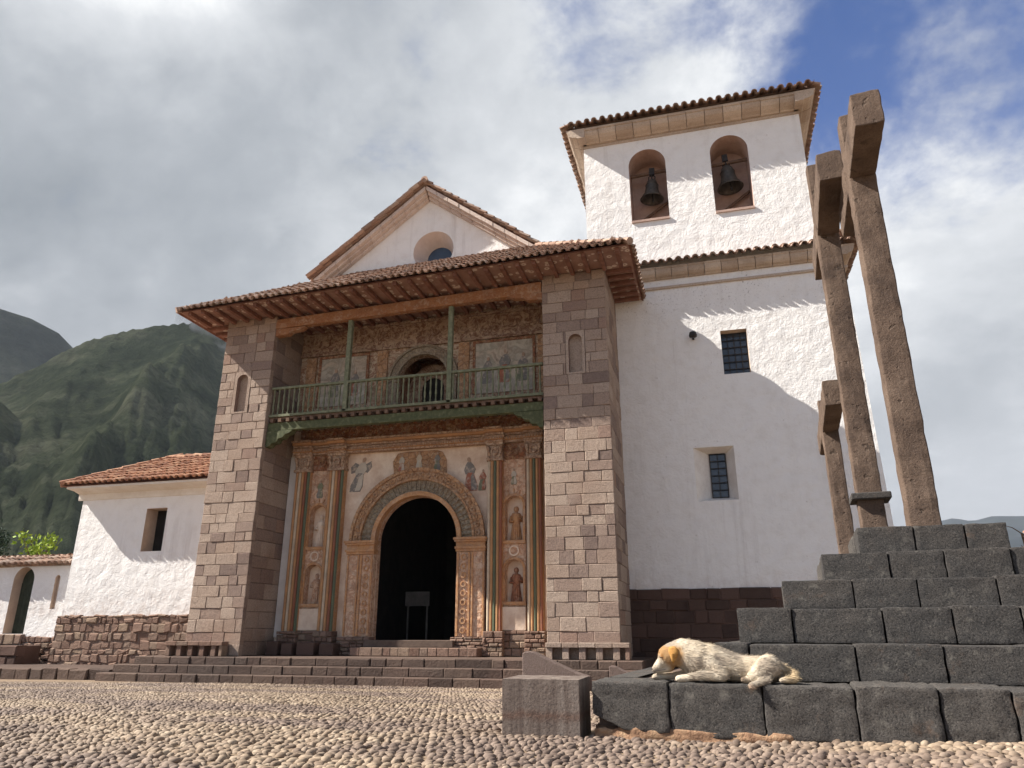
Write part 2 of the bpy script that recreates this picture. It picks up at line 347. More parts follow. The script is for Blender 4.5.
def mat_cobble():
    t = NT('river_cobble', 0.75, 0.3)
    c = t.ramp(t.island(), [(0, (0.14, 0.098, 0.068)), (0.25, (0.245, 0.178, 0.122)), (0.5, (0.32, 0.245, 0.172)), (0.75, (0.20, 0.146, 0.104)), (1, (0.39, 0.31, 0.225))])
    g = t.ramp(t.island(), [(0, (0.10, 0.07, 0.056)), (0.5, (0.165, 0.12, 0.095)), (1, (0.24, 0.18, 0.14))])
    band = t.noise(0.35, 3, 0.5, t.mapping((0.8, 1.9, 1), (0, 0, R(-24)), (0.6, 0.2, 0)))
    c = t.mix(t.ramp(band, [(0.44, (0, 0, 0)), (0.56, (1, 1, 1))]), c, g)
    c = t.mix(t.ramp(t.noise(40, 4), [(0.4, (0.35,) * 3), (0.65, (0, 0, 0))]), c, t.mix(0.5, c, (0.12, 0.09, 0.07)))
    t.color(c); t.bump(t.noise(90, 4), 0.15, 0.01); return t.mat


M['cobble'] = mat_cobble()


def mat_hill(name, a, b, c3):
    t = NT(name, 1.0, 0.0)
    n = t.noise(0.006, 9, 0.66); f = t.noise(0.11, 6, 0.75); g = t.noise(0.02, 7, 0.7, t.mapping((1, 1, 0.5)), 0.8)
    c = t.ramp(n, [(0.40, a), (0.5, b), (0.60, c3)])
    c = t.mix(t.ramp(g, [(0.40, (0.7,) * 3), (0.56, (0, 0, 0))]), c, t.mix(0.5, c, (0.02, 0.028, 0.016)))
    c = t.mix(t.ramp(f, [(0.40, (0.55,) * 3), (0.54, (0, 0, 0))]), c, t.mix(0.6, c, (0.012, 0.018, 0.012)))
    c = t.mix(t.ramp(t.noise(0.2, 4, 0.7), [(0.60, (0, 0, 0)), (0.74, (0.5,) * 3)]), c, t.mix(0.5, c, (0.17, 0.16, 0.11)))
    t.color(c); t.bump(t.math('ADD', t.math('ADD', n, t.math('MULTIPLY', g, 0.5)), t.math('MULTIPLY', f, 0.35)), 1.0, 16.0); return t.mat


M['hill'] = mat_hill('green_hillside', (0.062, 0.078, 0.046), (0.112, 0.130, 0.076), (0.22, 0.225, 0.145))
M['nearhill'] = mat_hill('near_grassy_hillside', (0.075, 0.092, 0.05), (0.13, 0.148, 0.078), (0.22, 0.222, 0.13))
M['farhill'] = mat_hill('far_hillside', (0.05, 0.064, 0.046), (0.085, 0.10, 0.07), (0.12, 0.13, 0.095))
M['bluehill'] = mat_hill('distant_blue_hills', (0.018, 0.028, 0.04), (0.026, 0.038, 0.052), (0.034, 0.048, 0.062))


# ------------------------------------------------------------------ builders
class MB:
    def __init__(s): s.v = []; s.f = []; s.mi = []; s.smooth = []

    def add(s, vs, fs, mi=0, smooth=False):
        o = len(s.v); s.v.extend(tuple(p) for p in vs)
        for f in fs:
            s.f.append(tuple(i + o for i in f)); s.mi.append(mi); s.smooth.append(smooth)

    def box(s, x0, x1, y0, y1, z0, z1, mi=0):
        s.add([(x, y, z) for z in (z0, z1) for y in (y0, y1) for x in (x0, x1)],
              [(0, 2, 3, 1), (4, 5, 7, 6), (0, 1, 5, 4), (2, 6, 7, 3), (0, 4, 6, 2), (1, 3, 7, 5)], mi)

    def obox(s, c, ax, ay, az, mi=0):
        c = Vector(c); ax = Vector(ax); ay = Vector(ay); az = Vector(az)
        s.add([c + ax * i + ay * j + az * k for k in (-1, 1) for j in (-1, 1) for i in (-1, 1)],
              [(0, 2, 3, 1), (4, 5, 7, 6), (0, 1, 5, 4), (2, 6, 7, 3), (0, 4, 6, 2), (1, 3, 7, 5)], mi)

    def beam(s, a, b, w, h, mi=0, up=(0, 0, 1)):
        a = Vector(a); b = Vector(b); d = (b - a); l = d.length; d.normalize()
        sd = d.cross(Vector(up)).normalized(); u = sd.cross(d)
        s.obox((a + b) / 2, d * l / 2, sd * w / 2, u * h / 2, mi)

    def prism(s, poly, axis, a0, a1, mi=0):
        """poly in the plane left by dropping axis; extruded from a0 to a1 (ear-free polygons only)"""
        n = len(poly)

        def P(p, a):
            if axis == 'x': return (a, p[0], p[1])
            if axis == 'y': return (p[0], a, p[1])
            return (p[0], p[1], a)
        vs = [P(p, a0) for p in poly] + [P(p, a1) for p in poly]
        s.add(vs, [tuple(range(n)), tuple(range(2 * n - 1, n - 1, -1))] + [(i, i + n, (i + 1) % n + n, (i + 1) % n) for i in range(n)], mi)

    def tube(s, pts, r, n=8, mi=0, smooth=True):
        pts = [Vector(p) for p in pts]; rr = r if isinstance(r, (list, tuple)) else [r] * len(pts)
        vs = []; 
        for i, p in enumerate(pts):
            d = (pts[min(i + 1, len(pts) - 1)] - pts[max(i - 1, 0)]).normalized()
            a = d.orthogonal().normalized() if abs(d.z) > 0.9 else d.cross(Vector((0, 0, 1))).normalized()
            b = d.cross(a)
            for k in range(n):
                t = 2 * math.pi * k / n; vs.append(p + (a * math.cos(t) + b * math.sin(t)) * rr[i])
        fs = [(i * n + k, i * n + (k + 1) % n, (i + 1) * n + (k + 1) % n, (i + 1) * n + k) for i in range(len(pts) - 1) for k in range(n)]
        s.add(vs, fs, mi, smooth)
        s.add(vs[:n], [tuple(range(n - 1, -1, -1))], mi); s.add(vs[-n:], [tuple(range(n))], mi)

    def lathe(s, prof, c, n=24, mi=0):
        vs = [(c[0] + r * math.cos(2 * math.pi * k / n), c[1] + r * math.sin(2 * math.pi * k / n), c[2] + z) for r, z in prof for k in range(n)]
        fs = [(i * n + k, i * n + (k + 1) % n, (i + 1) * n + (k + 1) % n, (i + 1) * n + k) for i in range(len(prof) - 1) for k in range(n)]
        s.add(vs, fs, mi, True)

    def arc(s, cx, cz, r0, r1, y0, y1, a0=0, a1=180, n=32, mi=0):
        """ring in the xz plane between r0 and r1, thickness y0..y1"""
        vs = []
        for i in range(n + 1):
            t = R(a0 + (a1 - a0) * i / n)
            for r, y in ((r0, y0), (r1, y0), (r1, y1), (r0, y1)): vs.append((cx + r * math.cos(t), y, cz + r * math.sin(t)))
        fs = [(i * 4 + k, i * 4 + (k + 1) % 4, i * 4 + 4 + (k + 1) % 4, i * 4 + 4 + k) for i in range(n) for k in range(4)]
        s.add(vs, fs + [(0, 1, 2, 3), tuple(n * 4 + k for k in (3, 2, 1, 0))], mi)

    def build(s, name, mats, parent=None, bevel=0, xf=None, recalc=True, sharp=0):
        me = bpy.data.meshes.new(name)
        vs = s.v if xf is None else [xf(*p) for p in s.v]
        me.from_pydata([tuple(p) for p in vs], [], s.f)
        if not isinstance(mats, (list, tuple)): mats = [mats]
        for m in mats: me.materials.append(m)
        me.polygons.foreach_set('material_index', s.mi); me.polygons.foreach_set('use_smooth', s.smooth)
        if recalc:
            bm = bmesh.new(); bm.from_mesh(me); bmesh.ops.recalc_face_normals(bm, faces=bm.faces); bm.to_mesh(me); bm.free()
        me.update()
        if sharp: me.set_sharp_from_angle(angle=R(sharp))
        o = bpy.data.objects.new(name, me); COL.objects.link(o)
        if bevel:
            b = o.modifiers.new('edge', 'BEVEL'); b.width = bevel; b.segments = 2; b.limit_method = 'ANGLE'
        if parent is not None: attach(o, parent)
        return o


def attach(o, p):
    o.parent = p
    # parts that are meshes sit at the world origin; only the Empty of a thing carries a location
    w = Matrix.Translation(p.location) if p.type == 'EMPTY' else Matrix.Identity(4)
    o.matrix_parent_inverse = w.inverted()


def tag(o, label, cat, group=None, kind=None):
    o['label'] = label; o['category'] = cat
    if group: o['group'] = group
    if kind: o['kind'] = kind
    return o


def thing(name, loc, label, cat, group=None):
    o = bpy.data.objects.new(name, None); COL.objects.link(o); o.location = loc; o.empty_display_size = 0.3
    return tag(o, label, cat, group)


def structure(o, kind='structure'):
    o['kind'] = kind; return o


def arch_loop(cx, hw, z0, zs, n=14, rise=None):
    """rectangle with a round head: from bottom right counter-clockwise, in (x,z)"""
    rise = rise or hw
    return [(cx + hw, z0)] + [(cx + hw * math.cos(math.pi * i / n), zs + rise * math.sin(math.pi * i / n)) for i in range(n + 1)] + [(cx - hw, z0)]


def rect_loop(x0, x1, z0, z1): return [(x1, z0), (x1, z1), (x0, z1), (x0, z0)]


def sheet(mb, outer, holes, y, mi=0):
    bm = bmesh.new(); edges = []
    for lp in [outer] + holes:
        vs = [bm.verts.new((p[0], y, p[1])) for p in lp]
        edges += [bm.edges.new((vs[i], vs[(i + 1) % len(vs)])) for i in range(len(vs))]
    bmesh.ops.triangle_fill(bm, use_beauty=True, use_dissolve=False, edges=edges)
    bm.verts.index_update()
    mb.add([v.co.copy() for v in bm.verts], [tuple(v.index for v in f.verts) for f in bm.faces], mi); bm.free()


def reveal(mb, lp, y0, y1, mi=0):
    n = len(lp); mb.add([(p[0], y0, p[1]) for p in lp] + [(p[0], y1, p[1]) for p in lp], [(i, (i + 1) % n, (i + 1) % n + n, i + n) for i in range(n)], mi)


def wall_with_holes(mb, outer, holes, y0, y1, mi=0, rmi=None):
    sheet(mb, outer, holes, y0, mi); sheet(mb, outer, holes, y1, mi); reveal(mb, outer, y0, y1, mi)
    for h in holes: reveal(mb, h, y0, y1, mi if rmi is None else rmi)


def masonry(mb, O, U, V, N, W, H, ch=(0.3, 0.42), cl=(0.4, 0.8), gap=0.012, cham=0.018, depth=0.12, out=0.012, hole=None, mi=0, rng=None, jit=0.0, wfun=None):
    """courses of chamfered blocks; O is the lower left corner, U along, V up, N outwards. hole=(u0,u1,v0,v1) snapped to courses and returned"""
    rng = rng or random
    O = Vector(O); U = Vector(U); V = Vector(V); N = Vector(N)
    z = 0; rows = []
    while z < H - 0.02:
        h = rng.uniform(*ch)
        if H - z - h < ch[0] * 0.6: h = H - z
        rows.append((z, z + h)); z += h
    snapped = None
    if hole:
        za = max(a for a, b in rows if a <= hole[2] + 1e-6); zb = min(b for a, b in rows if b >= hole[3] - 1e-6); snapped = (za, zb)

    def block(u0, u1, v0, v1):
        if u1 - u0 < 0.05: return
        g = gap / 2; o = rng.uniform(-out, out); c = cham * rng.uniform(0.7, 1.3)
        a, b, p, q = u0 + g, u1 - g, v0 + g, v1 - g

        def J(): return rng.uniform(-jit, jit)
        cs = [(a + J(), p + J()), (b + J(), p + J()), (b + J(), q + J()), (a + J(), q + J())]
        cx = sum(k[0] for k in cs) / 4; cz = sum(k[1] for k in cs) / 4
        ins = []
        for (x, y) in cs:
            ins.append((x + math.copysign(c, cx - x), y + math.copysign(c, cz - y)))
        pts = [O + U * x + V * y - N * depth for x, y in cs] + [O + U * x + V * y + N * (o - c) for x, y in cs] + [O + U * x + V * y + N * (o + rng.uniform(-.3, .3) * out) for x, y in ins]
        fs = [(k, (k + 1) % 4, (k + 1) % 4 + 4, k + 4) for k in range(4)] + [(k + 4, (k + 1) % 4 + 4, (k + 1) % 4 + 8, k + 8) for k in range(4)] + [(8, 9, 10, 11)]
        mb.add(pts, fs, mi)
    for i, (a, b) in enumerate(rows):
        w0, w1 = (0, W) if wfun is None else wfun((a + b) / 2)
        x = w0; first = True
        while x < w1 - 0.01:
            l = rng.uniform(*cl)
            if first and i % 2: l *= 0.55
            first = False
            if w1 - x - l < cl[0] * 0.5: l = w1 - x
            segs = [(x, x + l)]
            if hole and a >= snapped[0] - 1e-6 and b <= snapped[1] + 1e-6:
                segs = [(p, q) for p, q in ((x, min(x + l, hole[0])), (max(x, hole[1]), x + l)) if q > p]
            for p, q in segs: block(p, q, a, b)
            x += l
    return snapped


def tile_field(mb, O, U, S, N, inside, W, L, pitch=0.21, tl=0.36, r=0.085, mi=0, pans=True):
    """Spanish tiles: O eave corner, U along the eave, S up the slope, N outwards; inside(u,s) keeps the tiles of the roof face"""
    O = Vector(O); U = Vector(U); S = Vector(S); N = Vector(N)
    nu = int(W / pitch) + 1; ns = int(L / (tl * 0.82)) + 1; n = 5
    for i in range(nu):
        for j in range(ns):
            for kind in ((0, 1) if pans else (0,)):
                u = (i + 0.5 * kind + 0.25) * pitch; s0 = j * tl * 0.82
                if not inside(u, s0 + tl * 0.4): continue
                s0 += random.uniform(-0.03, 0.03) * (0.35 if j == 0 else 1) - (0.03 if j == 0 and kind == 0 else 0); du = random.uniform(-0.018, 0.018); lift = random.uniform(0, 0.022)
                ra, rb = (r, r * 0.82) if kind == 0 else (r * 0.85, r)
                vs = []
                for (s, rr, hh) in ((s0, ra, lift + 0.03), (s0 + tl, rb, lift)):
                    for k in range(n + 1):
                        t = math.pi * k / n; sg = 1 if kind == 0 else -1; base = 0.02 if kind == 0 else 0.075
                        for w in (rr, rr - 0.018):
                            vs.append(O + U * (u + du + w * math.cos(t)) + S * s + N * (base + hh + sg * w * math.sin(t)))
                m = 2 * (n + 1); fs = []
                for k in range(n):
                    a = 2 * k
                    fs += [(a, a + 2, a + 2 + m, a + m), (a + 1, a + 1 + m, a + 3 + m, a + 3), (a, a + 1, a + 3, a + 2)]
                fs += [(0, m, m + 1, 1), (2 * n, 2 * n + 1, 2 * n + 1 + m, 2 * n + m)]
                mb.add(vs, fs, mi)


def cornice_run(mb, a, b, outv, zb, zt, proj, step=0.55, mi=0, gap=0.015):
    """row of cavetto blocks from a to b (xy), leaning outwards along outv"""
    a = Vector((a[0], a[1], 0)); b = Vector((b[0], b[1], 0)); d = b - a; n = max(1, round(d.length / step)); ov = Vector((outv[0], outv[1], 0))
    hh = zt - zb
    prof = [(-0.12, zb), (proj * 0.22, zb), (proj * 0.30, zb + hh * 0.10)] + [(proj * (0.30 + 0.62 * math.sin(t * math.pi / 2)), zb + hh * (0.10 + 0.62 * (1 - math.cos(t * math.pi / 2)))) for t in (0.3, 0.6, 0.85, 1.0)] + [(proj * 0.92, zb + hh * 0.80), (proj, zb + hh * 0.82), (proj, zt), (-0.12, zt)]
    k = len(prof)
    for i in range(n):
        p = a + d * (i / n) + d.normalized() * gap / 2; q = a + d * ((i + 1) / n) - d.normalized() * gap / 2
        e = random.uniform(-0.012, 0.012)
        vs = [p + ov * (o + e) + Vector((0, 0, z)) for o, z in prof] + [q + ov * (o + e) + Vector((0, 0, z)) for o, z in prof]
        mb.add(vs, [tuple(range(k)), tuple(range(2 * k - 1, k - 1, -1))] + [(j, (j + 1) % k, (j + 1) % k + k, j + k) for j in range(k)], mi)


def rough_block(u0, u1, v0, v1, z0, z1, seed, amp=0.012, cuts=9, rnd=0.03, freq=9.0, cut=None):
    """a hand-dressed stone: divided box, rounded arrises, pitted faces; local (u,v,z)"""
    bm = bmesh.new(); bmesh.ops.create_cube(bm, size=2)
    bmesh.ops.subdivide_edges(bm, edges=bm.edges[:], cuts=cuts, use_grid_fill=True)
    hx, hy, hz = (u1 - u0) / 2, (v1 - v0) / 2, (z1 - z0) / 2; cx, cy, cz = (u0 + u1) / 2, (v0 + v1) / 2, (z0 + z1) / 2
    off = Vector((seed * 3.17, seed * 1.31, seed * 0.77))
    for v in bm.verts:
        # pull grid lines towards the arrises
        p = Vector([math.copysign(abs(c) ** 0.75, c) for c in v.co])
        p = Vector((p.x * hx, p.y * hy, p.z * hz))
        inner = Vector((max(-hx + rnd, min(hx - rnd, p.x)), max(-hy + rnd, min(hy - rnd, p.y)), max(-hz + rnd, min(hz - rnd, p.z))))
        dlt = p - inner
        if dlt.length > 1e-6: p = inner + dlt.normalized() * min(rnd, dlt.length)
        w = p + Vector((cx, cy, cz))
        nrm = dlt.normalized() if dlt.length > 1e-6 else Vector((0, 0, 0))
        k = mnoise.fractal(w * freq + off, 0.9, 2.0, 4) * amp + mnoise.noise(w * 2.3 + off) * amp * 0.8
        w += nrm * k
        if cut: w = cut(w)
        v.co = w
    bm.normal_update()
    mb = MB(); bm.verts.index_update()
    mb.add([v.co.copy() for v in bm.verts], [tuple(v.index for v in f.verts) for f in bm.faces], 0, True); bm.free()
    return mb


# ------------------------------------------------------------------ ground and hills
def gz(x, y):
    t = max(0.0, min(1.0, (y - 5.6) / 10.0)); t = t * t * (3 - 2 * t) * 0.4 + t * 0.6
    up = 0.085 * max(0, min(1, (x + 0.2) / 2.0)) * max(0, min(1, (9 - y) / 3))
    return up - 0.385 * t - 0.05 * max(0, min(1, (-15 - x) / 6)) * t


def axis_coords(fine0, fine1, st, far):
    a = list(np.arange(fine0, fine1 + 1e-6, st)); s = st; x = fine1; y = fine0; lo = []
    while x < far:
        s *= 1.6; x += s; y -= s; a.append(x); lo.append(y)
    return sorted(lo) + a


def make_ground():
    xs = axis_coords(-34, 20, 1.0, 5000); ys = axis_coords(-6, 30, 1.0, 5000); mb = MB()
    vs = [(x, y, gz(x, y) - 0.002) for y in ys for x in xs]; n = len(xs)
    mb.add(vs, [(j * n + i, j * n + i + 1, (j + 1) * n + i + 1, (j + 1) * n + i) for j in range(len(ys) - 1) for i in range(n - 1)], 0, True)
    structure(mb.build('ground', M['earth']))


make_ground()
a54 = R(5.4); PU = Vector((math.cos(a54), -math.sin(a54), 0)); PV = Vector((math.sin(a54), math.cos(a54), 0)); P1 = Vector((-1.03, 5.99, 0))


def Q(u, v, z): return P1 + PU * u + PV * v + Vector((0, 0, z))


def make_cobbles():
    rng = np.random.default_rng(5)
    f = np.array((-math.sin(R(15.2)), math.cos(R(15.2)))); r = np.array((f[1], -f[0]))
    P = []; A = []
    pv, pu = 0.047, 0.064
    rows = int(15.5 / pv)
    for j in range(rows):
        d = 2.9 + j * pv; hw = d * 0.76 + 1.6
        n = int(2 * hw / pu)
        k = np.arange(n); s = -hw + (k + (0.5 if j % 2 else 0) + rng.uniform(-0.3, 0.3, n)) * pu
        dd = d + rng.uniform(-0.024, 0.024, n)
        P.append(np.outer(dd, f) + np.outer(s, r)); A.append(rng.normal(0.0, 0.5, n))
    P = np.concatenate(P); A = np.concatenate(A)
    q = P - np.array((P1.x, P1.y)); u = q @ np.array(PU[:2]); v = q @ np.array(PV[:2])
    ok = ~((u > 0.0) & (v > 0.03)) & ~((u > -0.68) & (u < 0.02) & (v > -0.03) & (v < 0.62))
    ok &= ~((P[:, 1] > 15.86) & (P[:, 0] > -15.1)) & ~(P[:, 1] > 16.16) & ~((P[:, 0] > -4.1) & (P[:, 1] > 15.5))
    P = P[ok]; A = A[ok]; n = len(P)
    A += R(15.2) + 0.6 * np.sin(P[:, 0] * 0.7 + P[:, 1] * 0.5)
    # unit dome
    tv = [(0, 0, 1)]; rings = [(0.58, 0.815, 7), (0.92, 0.40, 7), (1.0, -0.1, 7)]
    for rr, zz, m in rings:
        tv += [(rr * math.cos(2 * math.pi * i / m), rr * math.sin(2 * math.pi * i / m), zz) for i in range(m)]
    tf = [(0, 1 + i, 1 + (i + 1) % 7, 1 + (i + 1) % 7) for i in range(7)]
    for k in range(2):
        b = 1 + 7 * k
        tf += [(b + i, b + 7 + i, b + 7 + (i + 1) % 7, b + (i + 1) % 7) for i in range(7)]
    tv = np.array(tv); nv = len(tv)
    a = rng.uniform(0.026, 0.046, n); b = rng.uniform(0.018, 0.028, n); h = rng.uniform(0.017, 0.029, n)
    big = rng.random(n) < 0.05; a[big] *= 1.3; b[big] *= 1.3
    X = tv[None, :, 0] * a[:, None] * (1 + 0.12 * rng.normal(size=(n, nv)) * (tv[None, :, 2] < .9)); Y = tv[None, :, 1] * b[:, None] * (1 + 0.12 * rng.normal(size=(n, nv)))
    ca, sa = np.cos(A)[:, None], np.sin(A)[:, None]
    z0 = np.array([gz(x, y) for x, y in P]) + rng.uniform(-0.014, 0.006, n)
    tilt = rng.normal(0, 0.12, n)[:, None]
    co = np.stack([P[:, 0:1] + X * ca - Y * sa, P[:, 1:2] + X * sa + Y * ca, z0[:, None] + tv[None, :, 2] * h[:, None] + X * tilt], -1).reshape(-1, 3)
    quads = np.array([x for x in tf if x[2] != x[3]]); tris = np.array([x[:3] for x in tf if x[2] == x[3]])
    off = (np.arange(n) * nv)[:, None, None]
    qd = (quads[None] + off).reshape(-1); tr = (tris[None] + off).reshape(-1)
    me = bpy.data.meshes.new('cobblestones'); nl = len(qd) + len(tr); nq = len(qd) // 4; nt_ = len(tr) // 3
    me.vertices.add(len(co)); me.vertices.foreach_set('co', co.ravel().astype(np.float32))
    me.loops.add(nl); me.loops.foreach_set('vertex_index', np.concatenate([qd, tr]).astype(np.int32))
    me.polygons.add(nq + nt_)
    me.polygons.foreach_set('loop_start', np.concatenate([np.arange(nq) * 4, nq * 4 + np.arange(nt_) * 3]).astype(np.int32))
    me.polygons.foreach_set('use_smooth', np.ones(nq + nt_, bool))
    me.update(calc_edges=True); me.validate()
    me.materials.append(M['cobble'])
    o = bpy.data.objects.new('cobblestones', me); COL.objects.link(o)
    tag(o, 'tan river cobbles paving the plaza in front of the church', 'cobblestones', kind='stuff')


make_cobbles()


def make_hill(name, pts, D, depth, mat, seed, rough, foot=-40.0, n=240, m=110, back=1.2, spurs=()):
    """pts: (azimuth deg from +Y, elevation deg) of the skyline; D distance of the skyline; depth: how far the front slope runs towards us"""
    pts = sorted(pts); az = np.array([p[0] for p in pts]); el = np.array([p[1] for p in pts])
    mb = MB(); vs = []
    for j in range(m + 1):
        t = -1 + (1 + back) * j / m            # -1 front foot, 0 skyline, >0 behind
        for i in range(n + 1):
            a = az[0] + (az[-1] - az[0]) * i / n
            e = np.interp(a, az, el); H = math.tan(R(e)) * D
            ww = Vector((a * 0.16 + seed, t * 2.2, seed))
            if t <= 0:
                s = 1 + t; prof = s ** 1.15 * (1 - 0.12 * math.sin(math.pi * s)); d = D + t * depth
            else:
                prof = 1 - (t / back) ** 1.3 * 0.9; d = D + t * depth
            rav = mnoise.fractal(Vector((a * 0.32 + t * 1.2, t * 0.9, seed)), 0.8, 2.1, 5)
            ridge = 1 - abs(mnoise.noise(Vector((a * 0.22 + t * 0.7, t * 0.5 + 3, seed + 5)))) * 2
            k = min(1, abs(t) * 2.2) * min(1, (1 + min(t, 0)) * 4 + 0.05)
            rid2 = 1 - abs(mnoise.noise(Vector((a * 0.62 + t * 1.6, t * 1.4 + 9, seed + 2)))) * 2.4
            h = H * prof + k * rough * (rav * 0.42 + ridge * 0.30 + rid2 * 0.05)
            for (a0, t0, a1, t1, hh, wd) in spurs:
                q0 = Vector((a0, t0 * 14)); q1 = Vector((a1, t1 * 14)); pp = Vector((a, t * 14)); dd = q1 - q0
                u_ = max(0, min(1, (pp - q0).dot(dd) / dd.length_squared)); ds = (pp - q0 - dd * u_).length
                h += hh * (1 - 0.35 * u_) * math.exp(-(ds / wd) ** 1.4) * min(1, abs(t) * 2.2) * min(1, u_ * 5 + 0.05) * min(1, (1 + min(t, 0)) * 4) + mnoise.fractal(ww * 9, 0.8, 2.1, 4) * rough * 0.06
            vs.append((d * math.sin(R(a)), d * math.cos(R(a)), max(foot, h) if t > -1 else foot))
    w = n + 1
    mb.add(vs, [(j * w + i, j * w + i + 1, (j + 1) * w + i + 1, (j + 1) * w + i) for j in range(m) for i in range(n)], 0, True)
    structure(mb.build(name, mat))


make_hill('far_hill', [(-75, 20), (-66, 21), (-60, 21), (-55, 20.6), (-52.9, 20.1), (-51.1, 19.9), (-49.3, 19.3), (-47.5, 17.9), (-46, 15.8), (-43, 13), (-38, 10), (-30, 8)], 2600, 1500, M['farhill'], 2.0, 60, -60)
make_hill('green_hill', [(-62, 10), (-56, 13.0), (-53, 14.6), (-50.4, 16.6), (-48.5, 18.4), (-47.2, 19.3), (-45.6, 20.1), (-43.0, 21.1), (-41, 21.6), (-39.6, 21.5), (-38.6, 21.1), (-37.2, 20.5), (-34, 17.5), (-30, 13), (-24, 9), (-15, 6)], 1300, 850, M['hill'], 11.0, 34, -40, spurs=((-38.6, -0.02, -46.5, -0.75, 85, 2.0), (-45.6, -0.03, -52, -0.5, 55, 2.2), (-42, -0.05, -40.2, -0.6, 35, 1.6)))
make_hill('near_hill', [(-75, 24), (-62, 19.5), (-56, 16.8), (-51.7, 14.3), (-50, 13.0), (-48.4, 11.8), (-46.5, 10.5), (-44, 8.6), (-41, 6.5), (-36, 4), (-30, 2.5)], 950, 500, M['nearhill'], 23.0, 26, -40)
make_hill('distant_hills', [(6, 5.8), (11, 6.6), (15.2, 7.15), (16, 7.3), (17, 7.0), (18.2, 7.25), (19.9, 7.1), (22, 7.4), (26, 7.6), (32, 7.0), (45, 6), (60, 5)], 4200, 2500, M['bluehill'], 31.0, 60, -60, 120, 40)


def make_shade_cloud():
    """unseen cloud added out of frame to dim the sun on the hills"""
    bm = bmesh.new(); bmesh.ops.create_icosphere(bm, subdivisions=5, radius=1)
    hx = Vector((SUN.x, SUN.y, 0)).normalized(); hy = Vector((-hx.y, hx.x, 0))
    c = Vector((-950, 950, 250)) + SUN * 3400 - hy * 0
    for v in bm.verts:
        p = v.co; k = 1 + 0.32 * mnoise.fractal(p * 2.2, 0.9, 2.0, 5)
        v.co = c + hx * p.x * 2100 * k + hy * p.y * 900 * k + Vector((0, 0, p.z * (240 if p.z > 0 else 90) * k))
    mb = MB(); bm.verts.index_update(); mb.add([v.co.copy() for v in bm.verts], [tuple(v.index for v in f.verts) for f in bm.faces], 0, True); bm.free()
    t = NT('half_clear_shade_cloud', 1.0, 0.0); t.color((0.82, 0.82, 0.84)); tr = t.new('ShaderNodeBsdfTransparent'); mx = t.new('ShaderNodeMixShader'); mx.inputs[0].default_value = 0.5  # added cloud lets half the sun through to the hills
    t.l.new(tr.outputs[0], mx.inputs[1]); t.l.new(t.b.outputs[0], mx.inputs[2]); t.l.new(mx.outputs[0], t.n['Material Output'].inputs['Surface'])
    structure(mb.build('added_shade_cloud', t.mat))


make_shade_cloud()

# ------------------------------------------------------------------ church: nave, porch and painted portal
church = thing('church', (-7.75, 17, 0.18), 'colonial church with painted portal, timber balcony porch and white gable', 'church')
WF = 18.5                                            # portal wall plane
def ze(x): return 9.50 + (x + 14.3) * 0.30 / 12.9     # porch soffit, sagging to the left
rngm = random.Random(11)

# piers of the porch
for (x0, x1, back, hx, hz) in ((-13.40, -11.76, 19.4, (-12.92, -12.38), (6.75, 7.75)), (-3.80, -2.13, 19.3, (-3.20, -2.70), (6.95, 7.98))):
    top = ze((x0 + x1) / 2) - 0.01
    pier = MB(); sn = masonry(pier, (x0, 17, 0.18), (1, 0, 0), (0, 0, 1), (0, -1, 0), x1 - x0, top - 0.18, (0.23, 0.33), (0.26, 0.66), 0.006, 0.011, 0.14, 0.009,
                              (hx[0] - x0, hx[1] - x0, hz[0] - 0.18, hz[1] - 0.18), rng=rngm, jit=0.007)
    masonry(pier, (x1, 17.14, 0.18), (0, 1, 0), (0, 0, 1), (1, 0, 0), back - 17.14, top - 0.18, (0.30, 0.42), (0.5, 0.95), 0.008, 0.011, 0.12, 0.007, rng=rngm)
    masonry(pier, (x0, 17.14, 0.18), (0, 1, 0), (0, 0, 1), (-1, 0, 0), back - 17.14, top - 0.18, (0.30, 0.42), (0.5, 0.95), 0.008, 0.011, 0.12, 0.007, rng=rngm)
    po = pier.build('porch_pier', M['pier'], church)
    core = MB()
    core.box(x0 + 0.03, x1 - 0.03, 17.28, back - 0.02, 0.19, top - 0.02)
    za, zb = sn[0] + 0.18, sn[1] + 0.18
    for (a, b, c, d) in ((x0 + 0.03, hx[0], 0.19, top - 0.02), (hx[1], x1 - 0.03, 0.19, top - 0.02), (hx[0], hx[1], 0.19, za), (hx[0], hx[1], zb, top - 0.02)):
        core.box(a, b, 17.02, 17.28, c, d)
    c_o = core.build('mortar_core', M['mortar'], po)
    nm = MB(); cx = (hx[0] + hx[1]) / 2
    lp = arch_loop(cx, 0.175, za + 0.05, zb - 0.26)
    wall_with_holes(nm, rect_loop(hx[0] + 0.006, hx[1] - 0.006, za, zb), [lp], 16.995, 17.16)
    sheet(nm, lp, [], 17.15)
    nm.build('slit_niche', M['pier'], po)
    # bench with upright slabs along the pier foot
    bm_ = MB(); bx0, bx1 = (x0 - 0.35, x1 - 0.30) if x0 < -10 else (x0 + 0.02, x1 + 0.22)
    k = (bx1 - bx0) / 5
    for i in range(5):
        bm_.box(bx0 + i * k + 0.006, bx0 + (i + 1) * k - 0.006, 16.70, 16.98, 0.43 + random.uniform(-.006, .006), 0.53)
        bm_.box(bx0 + i * k + 0.01, bx0 + i * k + k * 0.42, 16.73, 16.97, 0.18, 0.428)
    bm_.box(bx1 - 0.1, bx1 - 0.008, 16.73, 16.97, 0.18, 0.426); bm_.box(bx0, bx1, 16.93, 16.975, 0.18, 0.42)
    bm_.build('stone_bench', M['rubble'] if x0 < -10 else M['pier'], church, 0.01)

